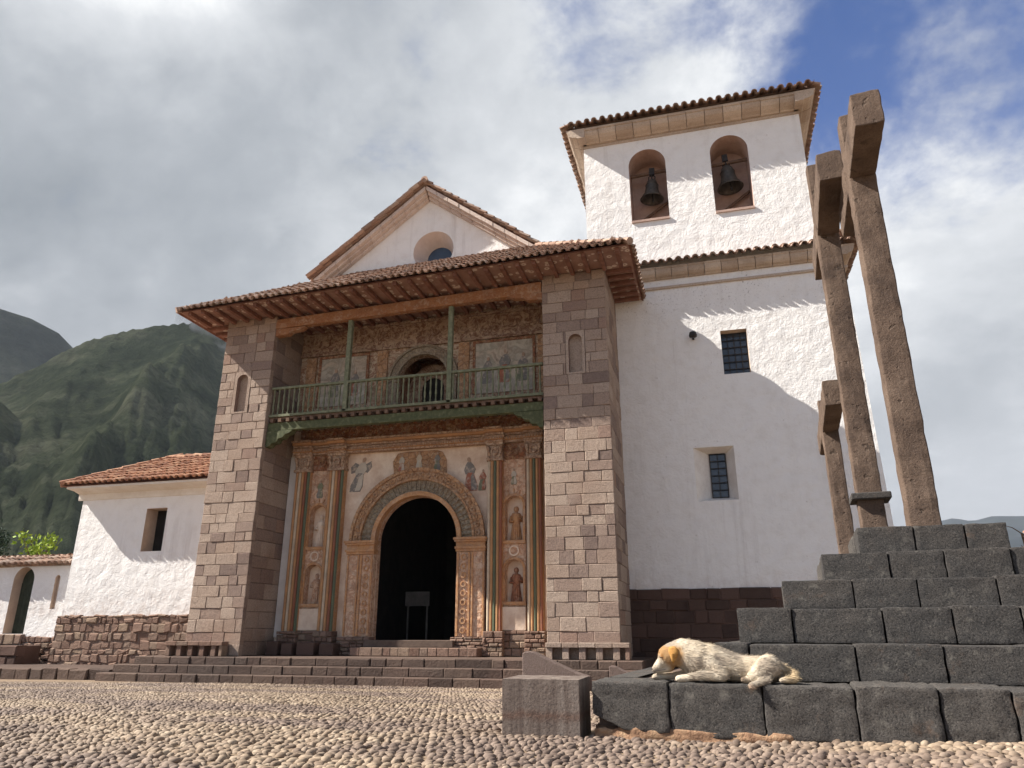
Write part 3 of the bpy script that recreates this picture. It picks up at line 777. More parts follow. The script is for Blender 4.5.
# portal wall
DOOR = arch_loop(-7.65, 1.17, 0.19, 3.10, 22)
GAL = arch_loop(-7.70, 0.78, 6.47, 7.66, 18)
NI = [(cx, 0.24, z0, zs) for cx in (-10.68, -4.95) for (z0, zs) in ((3.0, 3.92), (1.48, 2.28))]
nl = [arch_loop(*q) for q in NI]
w = MB(); wall_with_holes(w, rect_loop(-11.74, -3.83, 0.18, 6.40), [DOOR] + nl, WF, 18.68, 0, 1)
for (cx, hw, z0, zs) in NI: w.box(cx - 0.3, cx + 0.3, 18.66, 18.678, z0 - 0.05, zs + 0.35)
lower = w.build('portal_wall', [M['cream'], M['pinkpanel']], church)
w = MB(); wall_with_holes(w, rect_loop(-11.74, -3.83, 6.402, 10.2), [GAL], WF, 18.70)
upper = w.build('gallery_wall', M['upper'], church)
w = MB(); w.box(-11.745, -11.46, 18.46, WF - 0.002, 0.62, 5.62); w.build('white_wall_strip', mat_plaster_smooth('whitewash_strip', (0.72, 0.69, 0.66), (0.6, 0.56, 0.53)), church)
# niche bays
for cx in (-10.68, -4.95):
    b = MB(); x0, x1 = cx - 0.33, cx + 0.31
    hs = [arch_loop(c, h, a, s) for c, h, a, s in NI if c == cx]
    wall_with_holes(b, rect_loop(x0, x1, 1.36, 5.66), hs, 18.43, WF - 0.002)
    bay = b.build('niche_bay', M['pinkpanel'], lower)
    for c, h, a, s in NI:
        if c != cx: continue
        t = MB()
        t.arc(cx, s, h, h + 0.06, 18.40, 18.428); t.box(cx - h - 0.06, cx - h, 18.40, 18.428, a, s); t.box(cx + h, cx + h + 0.06, 18.40, 18.428, a, s)
        t.box(cx - h - 0.08, cx + h + 0.08, 18.37, 18.428, a - 0.08, a)
        for k in range(-2, 3):
            ang = R(90 + k * 24); r0, r1 = h + 0.08, h + 0.19
            if a > 2: t.beam((cx + r0 * math.cos(ang), 18.415, s + r0 * math.sin(ang)), (cx + r1 * math.cos(ang), 18.415, s + r1 * math.sin(ang)), 0.02, 0.035, 0, (0, 1, 0))
        t.build('niche_moulding', M['orange'], lower)
    t = MB(); t.arc(cx, 2.74, 0.10, 0.135, 18.40, 18.428, 0, 360); t.build('oval_cartouche', M['cream'], lower)
    p = MB(); p.box(x0, x1, 18.36, WF - 0.002, 0.80, 1.352); p.build('niche_pedestal', M['cream'], lower)
    p = MB(); masonry(p, (x0, 18.34, 0.18), (1, 0, 0), (0, 0, 1), (0, -1, 0), x1 - x0, 0.615, (0.15, 0.2), (0.2, 0.4), depth=0.14, rng=rngm); p.build('rubble_footing', M['rubble'], lower)
# columns: bundles of painted mouldings
for cx, wd in ((-11.2, 0.46), (-10.13, 0.46), (-5.44, 0.40), (-4.37, 0.40)):
    c = MB(); c.box(cx - wd / 2, cx + wd / 2, 18.30, WF - 0.002, 0.78, 5.13, 4)
    seq = (0, 1, 0, 3, 2) if cx < -8 else (1, 0, 2, 0, 3)
    r = wd / 10
    for k, mi in enumerate(seq):
        x = cx - wd / 2 + r * (2 * k + 1)
        c.tube([(x, 18.30, 0.78), (x, 18.30, 5.13)], r * 0.97, 10, mi)
    col = c.build('striped_column', [M['stripe_orange'], M['stripe_cream'], M['stripe_green'], M['stripe_red'], M['orange']], church)
    c = MB()
    c.box(cx - wd / 2 - 0.03, cx + wd / 2 + 0.03, 18.20, WF - 0.002, 5.10, 5.17); c.box(cx - wd / 2 - 0.01, cx + wd / 2 + 0.01, 18.25, WF - 0.002, 5.172, 5.52)
    c.box(cx - wd / 2 - 0.04, cx + wd / 2 + 0.04, 18.20, WF - 0.002, 5.522, 5.60)
    c.arc(cx, 5.36, 0.06, 0.115, 18.215, 18.248, 0, 360, 20)
    for s in (-1, 1): c.tube([(cx + s * wd * 0.36, 18.23, 5.20), (cx + s * wd * 0.40, 18.21, 5.34), (cx + s * wd * 0.46, 18.19, 5.49)], [0.025, 0.035, 0.05], 8)
    c.build('capital', M['capital'], col)
    c = MB(); masonry(c, (cx - wd / 2 - 0.06, 18.17, 0.18), (1, 0, 0), (0, 0, 1), (0, -1, 0), wd + 0.12, 0.60, (0.09, 0.13), (0.14, 0.28), 0.012, 0.02, 0.3, 0.02, rng=rngm)
    c.build('column_base', M['rubble'], col)
# jambs, imposts and archivolt
for s, x0, x1 in ((-1, -9.62, -8.83), (1, -6.47, -5.70)):
    j = MB(); j.box(x0, x1, 18.30, WF - 0.002, 0.64, 2.74)
    jo = j.build('jamb_pilaster', M['pinkpanel'], church)
    j = MB(); inner = x1 if s < 0 else x0
    for a, b in ((0.02, 0.07), (0.33, 0.38), (0.42, 0.46), (0.72, 0.76)):
        xa, xb = (x1 - b, x1 - a) if s < 0 else (x0 + a, x0 + b)
        j.box(xa, xb, 18.265, 18.298, 0.66, 2.72)
    for k in range(9):
        xm = (x1 - 0.2) if s < 0 else (x0 + 0.2); zc = 0.8 + k * 0.225
        j.arc(xm, zc, 0.045, 0.08, 18.272, 18.298, 0, 360, 14)
    j.build('jamb_relief', M['orange'], jo)
    j = MB()
    for (dz0, dz1, pr) in ((2.745, 2.81, 0.03), (2.812, 2.87, 0.07), (2.872, 2.99, 0.02), (2.992, 3.04, 0.08), (3.042, 3.10, 0.12)):
        j.box(x0 - pr * .5, x1 + pr * .5, 18.28 - pr, WF - 0.002, dz0, dz1)
    j.build('impost', M['orange'], jo)
    j = MB(); masonry(j, (x0 - 0.08, 18.16, 0.18), (1, 0, 0), (0, 0, 1), (0, -1, 0), x1 - x0 + 0.16, 0.455, (0.07, 0.1), (0.16, 0.3), 0.012, 0.02, 0.33, 0.02, rng=rngm)
    j.build('brick_footing', M['rubble'], jo)
a = MB(); a.arc(-7.65, 3.10, 1.172, 1.29, 18.27, 18.67, n=48); ar = a.build('archivolt', M['orange'], church)
a = MB(); a.arc(-7.65, 3.10, 1.292, 1.60, 18.36, WF - 0.002, n=48)
for i in range(34):
    t = R(4 + i * 172 / 33); a.beam((-7.65 + 1.33 * math.cos(t), 18.35, 3.10 + 1.33 * math.sin(t)), (-7.65 + 1.56 * math.cos(t), 18.35, 3.10 + 1.56 * math.sin(t)), 0.02, 0.06, 0, (0, 1, 0))
a.build('voussoir_relief', M['greyrelief'], ar)
a = MB(); a.arc(-7.65, 3.10, 1.602, 1.90, 18.30, WF - 0.002, n=48)
a.arc(-7.65, 3.10, 1.602, 1.66, 18.26, 18.298, n=48); a.arc(-7.65, 3.10, 1.85, 1.94, 18.25, 18.298, n=48)
for i in range(26):
    t = R(4 + i * 172 / 25); a.arc(-7.65 + 1.755 * math.cos(t), 3.10 + 1.755 * math.sin(t), 0.03, 0.07, 18.27, 18.298, 0, 360, 10)
a.build('outer_relief_ring', M['ornate'], ar)
# entablature
e = MB()
def ent(x0, x1, f, mi):
    for (z0, z1, pr) in ((5.60, 5.655, 0.10), (5.657, 5.72, 0.16), (5.80, 5.86, 0.10), (5.862, 5.93, 0.19), (5.932, 5.985, 0.26)):
        e.box(x0, x1, 18.40 - pr - f, WF - 0.002, z0, z1, 1 if z0 in (5.657, 5.862) else 0)
    e.box(x0, x1, 18.36 - f, WF - 0.002, 5.722, 5.798, 2)
    n = int((x1 - x0) / 0.07)
    for i in range(n):
        x = x0 + (i + 0.5) * (x1 - x0) / n; e.box(x - 0.02, x + 0.02, 18.40 - 0.185 - f, 18.40 - 0.16 - f, 5.665, 5.712, 0)
ent(-11.50, -10.92, 0.14, 0); ent(-10.92, -10.38, 0.02, 0); ent(-10.38, -9.86, 0.14, 0); ent(-9.86, -5.70, 0.0, 0); ent(-5.70, -5.18, 0.14, 0); ent(-5.18, -4.62, 0.02, 0); ent(-4.62, -4.10, 0.14, 0)
eo = e.build('entablature', [M['capital'], M['stripe_orange'], M['pinkpanel']], church)
f = MB(); f.box(-11.40, -4.12, 18.30, WF - 0.002, 5.987, 6.375)
for i in range(24):
    x = -11.2 + i * 0.295; f.arc(x, 6.17, 0.06, 0.11, 18.27, 18.298, 20, 340, 12)
f.build('red_relief_frieze', M['frieze'], church)
# scrolled panel between capitals
for cx in (-10.66, -4.92):
    f = MB(); f.box(cx - 0.30, cx + 0.30, 18.40, 18.428, 5.15, 5.58); f.arc(cx, 5.37, 0.08, 0.13, 18.37, 18.398, 0, 360, 16)
    f.beam((cx - 0.1, 18.385, 5.29), (cx + 0.1, 18.385, 5.46), 0.02, 0.03, 0, (0, 1, 0)); f.beam((cx - 0.1, 18.383, 5.46), (cx + 0.1, 18.383, 5.29), 0.02, 0.03, 0, (0, 1, 0))
    f.build('scroll_panel', M['frieze'], lower)


def painted_figure(cx, z0, h, mats, y, parent, lean=0.0, wings=False, name='painted_figure'):
    """faded wall painting of a robed figure: very low relief plaster, four paints"""
    m = MB(); d = 0.012

    def poly(pts, mi, k=0):
        m.prism([(cx + (x * 0.8 + lean * z) * h, z0 + z * h) for x, z in pts], 'y', y - d - 0.002 * k, y - 0.001, mi)
    if wings:
        poly([(-0.06, 0.55), (-0.34, 0.50), (-0.42, 0.68), (-0.30, 0.80), (-0.08, 0.72)], 3); poly([(0.06, 0.72), (0.28, 0.82), (0.36, 0.66), (0.26, 0.5), (0.06, 0.56)], 3)
    poly([(-0.20, 0.0), (0.18, 0.0), (0.22, 0.14), (0.13, 0.45), (0.10, 0.56), (-0.10, 0.56), (-0.15, 0.42), (-0.24, 0.16)], 0, 1)
    poly([(-0.02, 0.02), (0.16, 0.03), (0.2, 0.16), (0.10, 0.5), (0.0, 0.40)], 1, 2)
    poly([(-0.13, 0.50), (0.13, 0.50), (0.15, 0.70), (0.06, 0.80), (-0.06, 0.80), (-0.15, 0.70)], 1, 3)
    poly([(-0.13, 0.72), (-0.21, 0.58), (-0.17, 0.46), (-0.10, 0.46), (-0.09, 0.60)], 1, 4)
    poly([(0.13, 0.72), (0.20, 0.60), (0.14, 0.48), (0.08, 0.48), (0.09, 0.60)], 1, 5)
    poly([(0.062 * math.cos(t * math.pi / 5), 0.86 + 0.075 * math.sin(t * math.pi / 5)) for t in range(10)], 2, 6)
    return m.build(name, mats, parent)


fm = lambda *k: [M[q] for q in k]
painted_figure(-9.62, 4.50, 1.05, fm('robe_grey', 'robe_white', 'skin_paint', 'robe_grey'), WF, lower, 0.25, True)
painted_figure(-6.14, 4.36, 1.0, fm('robe_red', 'robe_grey', 'skin_paint', 'robe_green'), WF, lower, -0.12)
painted_figure(-5.86, 4.36, 0.62, fm('robe_green', 'robe_red', 'skin_paint', 'robe_green'), WF, lower, 0.05)
cp = MB(); pts = [(-8.46, 5.02), (-8.50, 5.30), (-8.36, 5.52), (-8.1, 5.56), (-7.2, 5.56), (-7.02, 5.50), (-6.90, 5.28), (-6.88, 5.02)]
cp.prism(pts + [(-6.88, 4.90), (-7.2, 4.98), (-7.65, 5.05), (-8.1, 4.98), (-8.46, 4.86)], 'y', WF - 0.02, WF - 0.001); cp.build('painted_crest', M['ornate'], lower)
painted_figure(-8.22, 4.98, 0.54, fm('robe_red', 'robe_white', 'skin_paint', 'robe_red'), WF - 0.02, lower)
painted_figure(-7.70, 5.04, 0.52, fm('robe_white', 'stripe_cream', 'skin_paint', 'robe_white'), WF - 0.02, lower)
painted_figure(-7.16, 4.98, 0.54, fm('robe_green', 'robe_grey', 'skin_paint', 'robe_green'), WF - 0.02, lower)
painted_figure(-10.68, 4.36, 0.55, fm('robe_grey', 'robe_green', 'skin_paint', 'robe_grey'), 18.43, lower)
painted_figure(-4.95, 4.46, 0.46, fm('robe_green', 'robe_white', 'skin_paint', 'robe_green'), 18.43, lower)

# upper gallery wall paintings
for x0, x1, z0, z1, figs in ((-11.02, -9.52, 7.10, 8.62, ((-10.55, .95, 'robe_green'), (-9.9, .85, 'robe_red'))), (-6.10, -4.42, 7.10, 8.62, ((-5.75, .85, 'robe_grey'), (-5.25, 1.05, 'robe_red'), (-4.72, .9, 'robe_green')))):
    p = MB(); p.box(x0, x1, WF - 0.03, WF - 0.002, z0, z1); po = p.build('mural_panel', M['mural'], upper)
    p = MB()
    for (a, b, c, d) in ((x0 - 0.08, x1 + 0.08, z1 + .001, z1 + 0.08), (x0 - 0.08, x0 - .001, z0, z1), (x1 + .001, x1 + 0.08, z0, z1)): p.box(a, b, WF - 0.05, WF - 0.002, c, d)
    p.build('mural_frame', M['frieze'], upper)
    for fx, fh, rb in figs: painted_figure(fx, z0 + 0.28, fh, fm(rb, 'robe_grey', 'skin_paint', 'robe_grey'), WF - 0.03, upper, 0.05)
p = MB(); p.box(-11.73, -3.84, WF - 0.05, WF - 0.002, 8.78, 9.56); p.box(-11.73, -3.84, WF - 0.10, WF - 0.052, 8.72, 8.80); p.box(-11.73, -3.84, WF - 0.12, WF - 0.052, 9.48, 9.56)
for i in range(26):
    x = -11.5 + i * 0.295; p.arc(x, 9.14, 0.08, 0.14, WF - 0.08, WF - 0.052, 30 if i % 2 else 210, 320 if i % 2 else 500, 12)
p.build('scroll_band', M['upperband'], upper)
p = MB(); p.arc(-7.70, 7.66, 0.782, 0.86, WF - 0.10, WF - 0.002); p.arc(-7.70, 7.66, 0.862, 1.02, WF - 0.06, WF - 0.002); p.arc(-7.70, 7.66, 1.022, 1.09, WF - 0.11, WF - 0.002)
for s in (-1, 1): p.box(-7.70 + s * 0.92 - 0.13, -7.70 + s * 0.92 + 0.13, WF - 0.09, WF - 0.002, 6.47, 7.64)
p.build('gallery_arch_surround', M['greyrelief'], upper)
for x in (-11.35, -9.0, -6.45, -4.1):
    p = MB(); p.box(x - 0.16, x + 0.16, WF - 0.07, WF - 0.002, 6.47, 8.70); p.build('painted_pilaster', M['ornate'], upper)

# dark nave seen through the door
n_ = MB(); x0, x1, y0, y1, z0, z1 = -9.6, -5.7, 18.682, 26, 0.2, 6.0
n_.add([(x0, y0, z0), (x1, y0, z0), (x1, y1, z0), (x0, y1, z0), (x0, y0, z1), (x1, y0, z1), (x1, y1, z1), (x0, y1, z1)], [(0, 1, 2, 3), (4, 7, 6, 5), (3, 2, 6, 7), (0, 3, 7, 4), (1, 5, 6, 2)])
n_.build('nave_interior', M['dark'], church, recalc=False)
n_ = MB(); n_.box(-8.55, -6.85, 18.702, 20.2, 6.45, 6.5); n_.box(-8.6, -6.8, 20.2, 20.25, 6.5, 8.9); n_.box(-8.6, -8.5, 18.702, 20.2, 6.5, 8.9); n_.box(-6.9, -6.8, 18.702, 20.2, 6.5, 8.9); n_.box(-8.6, -6.8, 18.702, 20.25, 8.9, 8.95)
n_.build('gallery_room', M['frieze'], church)
d = MB(); d.arc(-7.70, 7.66, 0.35, 0.775, 19.3, 19.34); d.box(-8.47, -8.05, 19.3, 19.34, 6.5, 7.66); d.box(-7.35, -6.93, 19.3, 19.34, 6.5, 7.66)
for k in range(10):
    t_ = R(9 + k * 18); d.arc(-7.70 + 0.56 * math.cos(t_), 7.66 + 0.56 * math.sin(t_), 0.03, 0.075, 19.27, 19.298, 0, 360, 10)
d.build('inner_gallery_arch', M['upperband'], church)
d = MB(); d.box(-8.05, -7.35, 19.36, 19.40, 6.5, 8.05); d.build('gallery_door', M['dark'], church)
# threshold
s_ = MB(); masonry(s_, (-9.1, 17.78, 0.18), (1, 0, 0), (0, 0, 1), (0, -1, 0), 3.4, 0.21, (0.2, 0.22), (0.2, 0.34), 0.012, 0.014, 0.4, 0.008, rng=rngm); s_.build('brick_threshold', M['rubble'], church)
s_ = MB(); s_.box(-9.05, -5.78, 17.79, 18.16, 0.18, 0.385); s_.box(-8.86, -6.43, 18.05, 18.67, 0.387, 0.56); s_.build('door_sill', M['mortar'], church, 0.015)
s_ = MB()
for x, wd, h in ((-11.5, .35, .35), (-11.05, .32, .3), (-10.6, .5, .32), (-9.95, .4, .3)): s_.box(x, x + wd, 17.75, 18.16, 0.18, 0.18 + h)
s_.build('footing_stones', M['darkrubble'], church, 0.03)

# balcony
b = MB(); b.box(-11.74, -3.83, 17.16, WF - 0.13, 6.40, 6.46); bal = b.build('balcony', M['brownwood'], church)
b = MB(); b.box(-11.74, -3.83, 17.12, 17.30, 6.06, 6.29); b.build('balcony_beam', M['green'], bal, 0.01)
for i in range(32):
    x = -11.6 + i * 0.248; b = MB(); b.box(x - 0.05, x + 0.05, 17.06, 18.2, 6.295, 6.395); b.build('joist', M['brownwood'], bal)
b = MB(); b.box(-11.74, -3.83, 17.10, 17.22, 6.462, 6.53); b.build('bottom_rail', M['palegreen'], bal)
b = MB(); b.box(-11.74, -3.83, 17.11, 17.22, 7.28, 7.35); b.build('handrail', M['palegreen'], bal, 0.01)
for i in range(50):
    x = -11.66 + i * 0.158
    b = MB(); b.lathe([(0.026, 6.53), (0.026, 6.6), (0.015, 6.63), (0.033, 6.78), (0.019, 6.9), (0.030, 7.05), (0.016, 7.18), (0.026, 7.2), (0.026, 7.28)], (x, 17.165, 0), 8); b.build('baluster', M['palegreen'], bal)
for x in (-9.42, -6.39):
    b = MB(); b.box(x - 0.065, x + 0.065, 17.10, 17.23, 6.46, ze(x) - 0.436); b.build('balcony_post', M['palegreen'], bal, 0.012)
for s, x in ((1, -11.74), (-1, -3.83)):
    prof = [(0, 6.05), (0.80, 6.05), (0.72, 5.97), (0.58, 5.93), (0.52, 5.85), (0.38, 5.82), (0.33, 5.72), (0.18, 5.70), (0.12, 5.62), (0, 5.60)]
    b = MB(); b.prism([(x + s * p, z) for p, z in prof], 'y', 17.10, 17.34); b.build('carved_bracket', M['green'], bal, 0.01)

# porch roof
r_ = MB(); xl, xr = -14.3, -1.38
r_.add([(xl, 16.02, ze(xl)), (xr, 16.02, ze(xr)), (xr, 19.28, ze(xr)), (xl, 19.48, ze(xl))], [(0, 1, 2, 3)])
r_.add([(xl, 16.02, ze(xl) + 0.025), (xr, 16.02, ze(xr) + 0.025), (xr, 19.28, ze(xr) + 0.025), (xl, 19.48, ze(xl) + 0.025)], [(0, 1, 2, 3)])
roof = r_.build('porch_roof', M['soffit'], church, recalc=False)
r_ = MB(); r_.beam((xl - 0.01, 16.0, ze(xl) + 0.018), (xr + 0.01, 16.0, ze(xr) + 0.018), 0.03, 0.03); r_.beam((xr + 0.012, 16.0, ze(xr) + 0.018), (xr + 0.012, 19.28, ze(xr) + 0.018), 0.03, 0.03); r_.beam((xl - 0.012, 16.0, ze(xl) + 0.018), (xl - 0.012, 19.4, ze(xl) + 0.018), 0.03, 0.03)
r_.build('fascia', M['wood'], roof)
for i in range(30):
    x = -14.0 + i * 0.425
    b = MB(); b.box(x - 0.05, x + 0.05, 16.04, 16.98 if (x < -11.7 or x > -3.85) else 18.4, ze(x) - 0.115, ze(x) - 0.004); b.build('rafter', M['wood'], roof)
for xx0, xx1, ys in ((-2.1, -1.42, [17.2 + i * 0.36 for i in range(6)]), (-14.26, -13.43, [17.2 + i * 0.42 for i in range(5)])):
    for y in ys:
        b = MB(); b.box(xx0, xx1, y - 0.05, y + 0.05, ze(xx0) - 0.10, ze(xx0) - 0.006); b.build('rafter', M['wood'], roof)
b = MB(); xa, xb = -11.95, -3.82; b.beam((xa, 17.12, ze(xa) - 0.285), (xb, 17.12, ze(xb) - 0.285), 0.22, 0.30); b.build('painted_tie_beam', M['beam'], church, 0.02)
for s, x in ((1, -11.76), (-1, -3.80)):
    b = MB(); z = ze(x) - 0.44; b.prism([(x, z), (x + s * 0.95, z), (x + s * 0.8, z - 0.09), (x + s * 0.5, z - 0.12), (x + s * 0.4, z - 0.2), (x, z - 0.22)], 'y', 17.02, 17.22); b.build('carved_bracket', M['beam'], church, 0.01)
# tiles: front slope and the two hips
EL = Vector((xl - 0.06, 15.90, ze(xl) - 0.035)); ER = Vector((xr + 0.06, 15.90, ze(xr) - 0.035)); Uv = (ER - EL).normalized(); Wd = (ER - EL).length
sl_ = R(33.5); Sv = Vector((0, math.cos(sl_), math.sin(sl_))); Nv = Uv.cross(Sv).normalized(); Lr = 3.62 / math.cos(sl_)
tl = MB(); cs = math.cos(sl_)
tile_field(tl, EL, Uv, Sv, Nv, lambda u, s: u > s * cs * 0.98 and (Wd - u) > s * cs * 0.98, Wd, Lr)
hl = 3.5
for c0, Uh, Sh in ((ER, Vector((0, 1, 0)), Vector((-cs, 0, math.sin(sl_)))), (EL + Vector((0, 3.55, 0)), Vector((0, -1, 0)), Vector((cs, 0, math.sin(sl_))))):
    if Uh.y > 0: ins = lambda u, s: u > s * cs and u < 3.4
    else: ins = lambda u, s: (3.55 - u) > s * cs
    tile_field(tl, c0, Uh, Sh, Uh.cross(Sh), ins, 3.55, 1.8 if Uh.y > 0 else Lr)
for E0, sx in ((EL, 1), (ER, -1)):
    for k in range(12):
        p = E0 + Vector((sx * cs * 0.3 * k, cs * 0.3 * k, math.sin(sl_) * 0.3 * k + 0.07)); q = E0 + Vector((sx * cs * 0.3 * (k + 1.2), cs * 0.3 * (k + 1.2), math.sin(sl_) * 0.3 * (k + 1.2) + 0.06))
        tl.tube([p, q], [0.10, 0.085], 8, 0, False)
tl.build('roof_tiles', M['tile'], roof, recalc=False)
r_ = MB(); h = Lr
A_, B_ = EL, ER; Cc = ER + Vector((-3.62, 3.62, math.sin(sl_) * Lr)); Dd = EL + Vector((3.62, 3.62, math.sin(sl_) * Lr)); BR = ER + Vector((0, 3.4, 0)); AL = EL + Vector((0, 3.6, 0))
r_.add([A_, B_, Cc, Dd, BR, AL], [(0, 1, 2, 3), (1, 4, 2), (0, 3, 5)]); r_.build('roof_deck', M['wood'], roof)

# nave gable
AX, AZ, SLP = -8.15, 14.72, 0.757
def rake(x): return AZ - abs(x - AX) * SLP
g = MB()
def circ(cx, cz, r, n=28): return [(cx + r * math.cos(2 * math.pi * i / n), cz + r * math.sin(2 * math.pi * i / n)) for i in range(n)]
OC = circ(-7.97, 12.53, 0.70)
sheet(g, [(-12.0, 9.5), (-4.45, 9.5), (-4.45, rake(-4.45) - .1), (AX, AZ - .1), (-12.0, rake(-12.0) - .1)], [OC], 19.55)
n = len(OC); oi = circ(-7.93, 12.47, 0.44)
g.add([(p[0], 19.55, p[1]) for p in OC] + [(p[0], 20.1, p[1]) for p in oi], [(i, (i + 1) % n, (i + 1) % n + n, i + n) for i in range(n)], 1)
for x in (-11.9, -4.45): g.box(x - 0.1, x + 0.1, 19.56, 34, 9.0, rake(x) - 0.12)
gw = g.build('gable_wall', [M['plaster'], mat_plaster_smooth('oculus_reveal', (0.66, 0.56, 0.5), (0.55, 0.45, 0.4))], church, recalc=False)
g = MB(); g.add([(p[0], 20.08, p[1]) for p in oi], [tuple(range(n))]); g.build('oculus_glass', M['glass'], church)
g = MB()
for s in (-1, 1):
    for k in range(10):
        d0, d1 = 0.02 + k * 0.385, 0.37 + k * 0.385 + 0.02
        x0, x1 = AX + s * d0, AX + s * d1
        e_ = random.uniform(-.01, .01)
        for (ya, yb, za, zb) in ((19.12, 19.545, -0.34, -0.20), (19.26, 19.543, -0.43, -0.342), (19.40, 19.541, -0.53, -0.432)):
            vs = [(x, y + (e_ if y < 19.5 else 0), rake(x) + 0.22 + z) for x in (x0, x1) for (y, z) in ((ya, za), (yb, za), (yb, zb), (ya, zb))]
            g.add(vs, [(0, 1, 2, 3), (7, 6, 5, 4), (0, 4, 5, 1), (1, 5, 6, 2), (2, 6, 7, 3), (3, 7, 4, 0)])
g.build('rake_cornice', M['gablecornice'], church)
nr = MB()
for s in (-1, 1):
    xe = AX + s * 3.9
    nr.add([(AX, 19.20, AZ + 0.03), (xe, 19.20, rake(xe) + 0.03), (xe, 34, rake(xe) + 0.03), (AX, 34, AZ + 0.03), (AX, 19.20, AZ + 0.09), (xe, 19.20, rake(xe) + 0.09), (xe, 34, rake(xe) + 0.09), (AX, 34, AZ + 0.09)],
           [(0, 1, 2, 3), (4, 7, 6, 5), (0, 4, 5, 1), (1, 5, 6, 2), (2, 6, 7, 3)])
nro = nr.build('nave_roof', M['wood'], church)
tl = MB(); an = math.atan(SLP)
for s in (-1, 1):
    S_ = Vector((-s * math.cos(an), 0, math.sin(an))); xe = AX + s * 3.97; L_ = 3.95 / math.cos(an)
    O_ = Vector((xe, 19.0 if s > 0 else 22.0, rake(xe) + 0.08)); U_ = Vector((0, 1 if s > 0 else -1, 0))
    tile_field(tl, O_, U_, S_, U_.cross(S_), lambda u, q: True, 3.0, L_, 0.22)
for k in range(10): tl.tube([(AX, 18.95 + k * 0.33, AZ + 0.17), (AX, 19.33 + k * 0.33, AZ + 0.15)], [0.12, 0.10], 8, 0, False)
tl.build('nave_tiles', M['tile'], nro, recalc=False)

# ------------------------------------------------------------------ bell tower
tower = thing('bell_tower', (0.6, 19.3, -0.35), 'tall white plastered bell tower with two arched belfry openings', 'bell tower')
TW = 19.3
w = MB(); W1 = rect_loop(0.70, 1.39, 7.34, 8.61); W2 = rect_loop(-0.28, 0.75, 3.95, 5.36)
sheet(w, [(4.30, -0.5), (4.07, 10.70), (-3.4, 10.70), (-3.4, -0.5)], [W1, W2], TW)
reveal(w, W1, TW, 19.62, 1)
W2i = rect_loop(0.12, 0.52, 4.08, 5.24); w.add([(p[0], TW, p[1]) for p in W2] + [(p[0], 19.72, p[1]) for p in W2i], [(i, (i + 1) % 4, (i + 1) % 4 + 4, i + 4) for i in range(4)], 2)
w.add([(4.30, TW, -0.5), (4.07, TW, 10.7), (4.07, 26.5, 10.7), (4.30, 26.5, -0.5), (-3.4, TW, -0.5), (-3.4, TW, 10.7), (-3.4, 26.5, 10.7), (-3.4, 26.5, -0.5)], [(0, 1, 2, 3), (5, 4, 7, 6), (1, 5, 6, 2), (3, 2, 6, 7)])
tw = w.build('tower_wall', [M['plaster'], M['tanreveal'], mat_plaster_smooth('white_window_splay', (0.78, 0.745, 0.70), (0.66, 0.61, 0.56))], tower)
w = MB(); masonry(w, (-3.3, TW - 0.05, -0.5), (1, 0, 0), (0, 0, 1), (0, -1, 0), 7.7, 2.29, (0.2, 0.36), (0.3, 0.75), 0.014, 0.02, 0.1, 0.02, rng=rngm, jit=0.012)
w.box(-3.3, 4.38, TW - 0.02, TW - 0.004, -0.5, 1.77); w.build('stone_plinth', M['darkrubble'], tower)
for (x0, x1, z0, z1, y, nx, nz) in ((0.70, 1.39, 7.34, 8.61, 19.60, 4, 6), (0.12, 0.52, 4.08, 5.24, 19.70, 2, 6)):
    w = MB(); w.box(x0, x1, y, y + 0.02, z0, z1); wo = w.build('window', M['glass'], tower)
    w = MB()
    for i in range(nx + 1): x = x0 + (x1 - x0) * i / nx; w.box(x - 0.012, x + 0.012, y - 0.045, y - 0.02, z0, z1)
    for i in range(nz + 1): z = z0 + (z1 - z0) * i / nz; w.box(x0, x1, y - 0.05, y - 0.03, z - 0.011, z + 0.011)
    w.build('window_grille', M['iron'], wo)
w = MB(); w.box(-3.3, 4.14, TW - 0.06, TW - 0.002, 10.06, 10.14); w.box(4.09, 4.16, TW - 0.06, 26.4, 10.06, 10.14); w.build('string_course', M['cornice'], tower, 0.015)
w = MB(); cornice_run(w, (-3.2, TW - 0.004), (4.09, TW - 0.004), (0, -1), 10.36, 10.66, 0.27, 0.46); cornice_run(w, (4.092, TW - 0.28), (4.092, 26.4), (1, 0), 10.36, 10.66, 0.27, 0.46)
w.build('lower_cornice', M['cornice'], tower)
tl = MB(); th = R(32); S_ = Vector((0, math.cos(th), math.sin(th)))
tile_field(tl, (-3.2, TW - 0.40, 10.67), Vector((1, 0, 0)), S_, Vector((1, 0, 0)).cross(S_), lambda u, s: True, 7.65, 0.55, 0.24, 0.40, 0.088)
S2 = Vector((-math.cos(th), 0, math.sin(th))); U2 = Vector((0, 1, 0))
tile_field(tl, (4.49, TW - 0.40, 10.67), U2, S2, U2.cross(S2), lambda u, s: True, 7.4, 0.55, 0.24, 0.40, 0.088)
tl.build('lower_eave_tiles', M['tile'], tower, recalc=False)
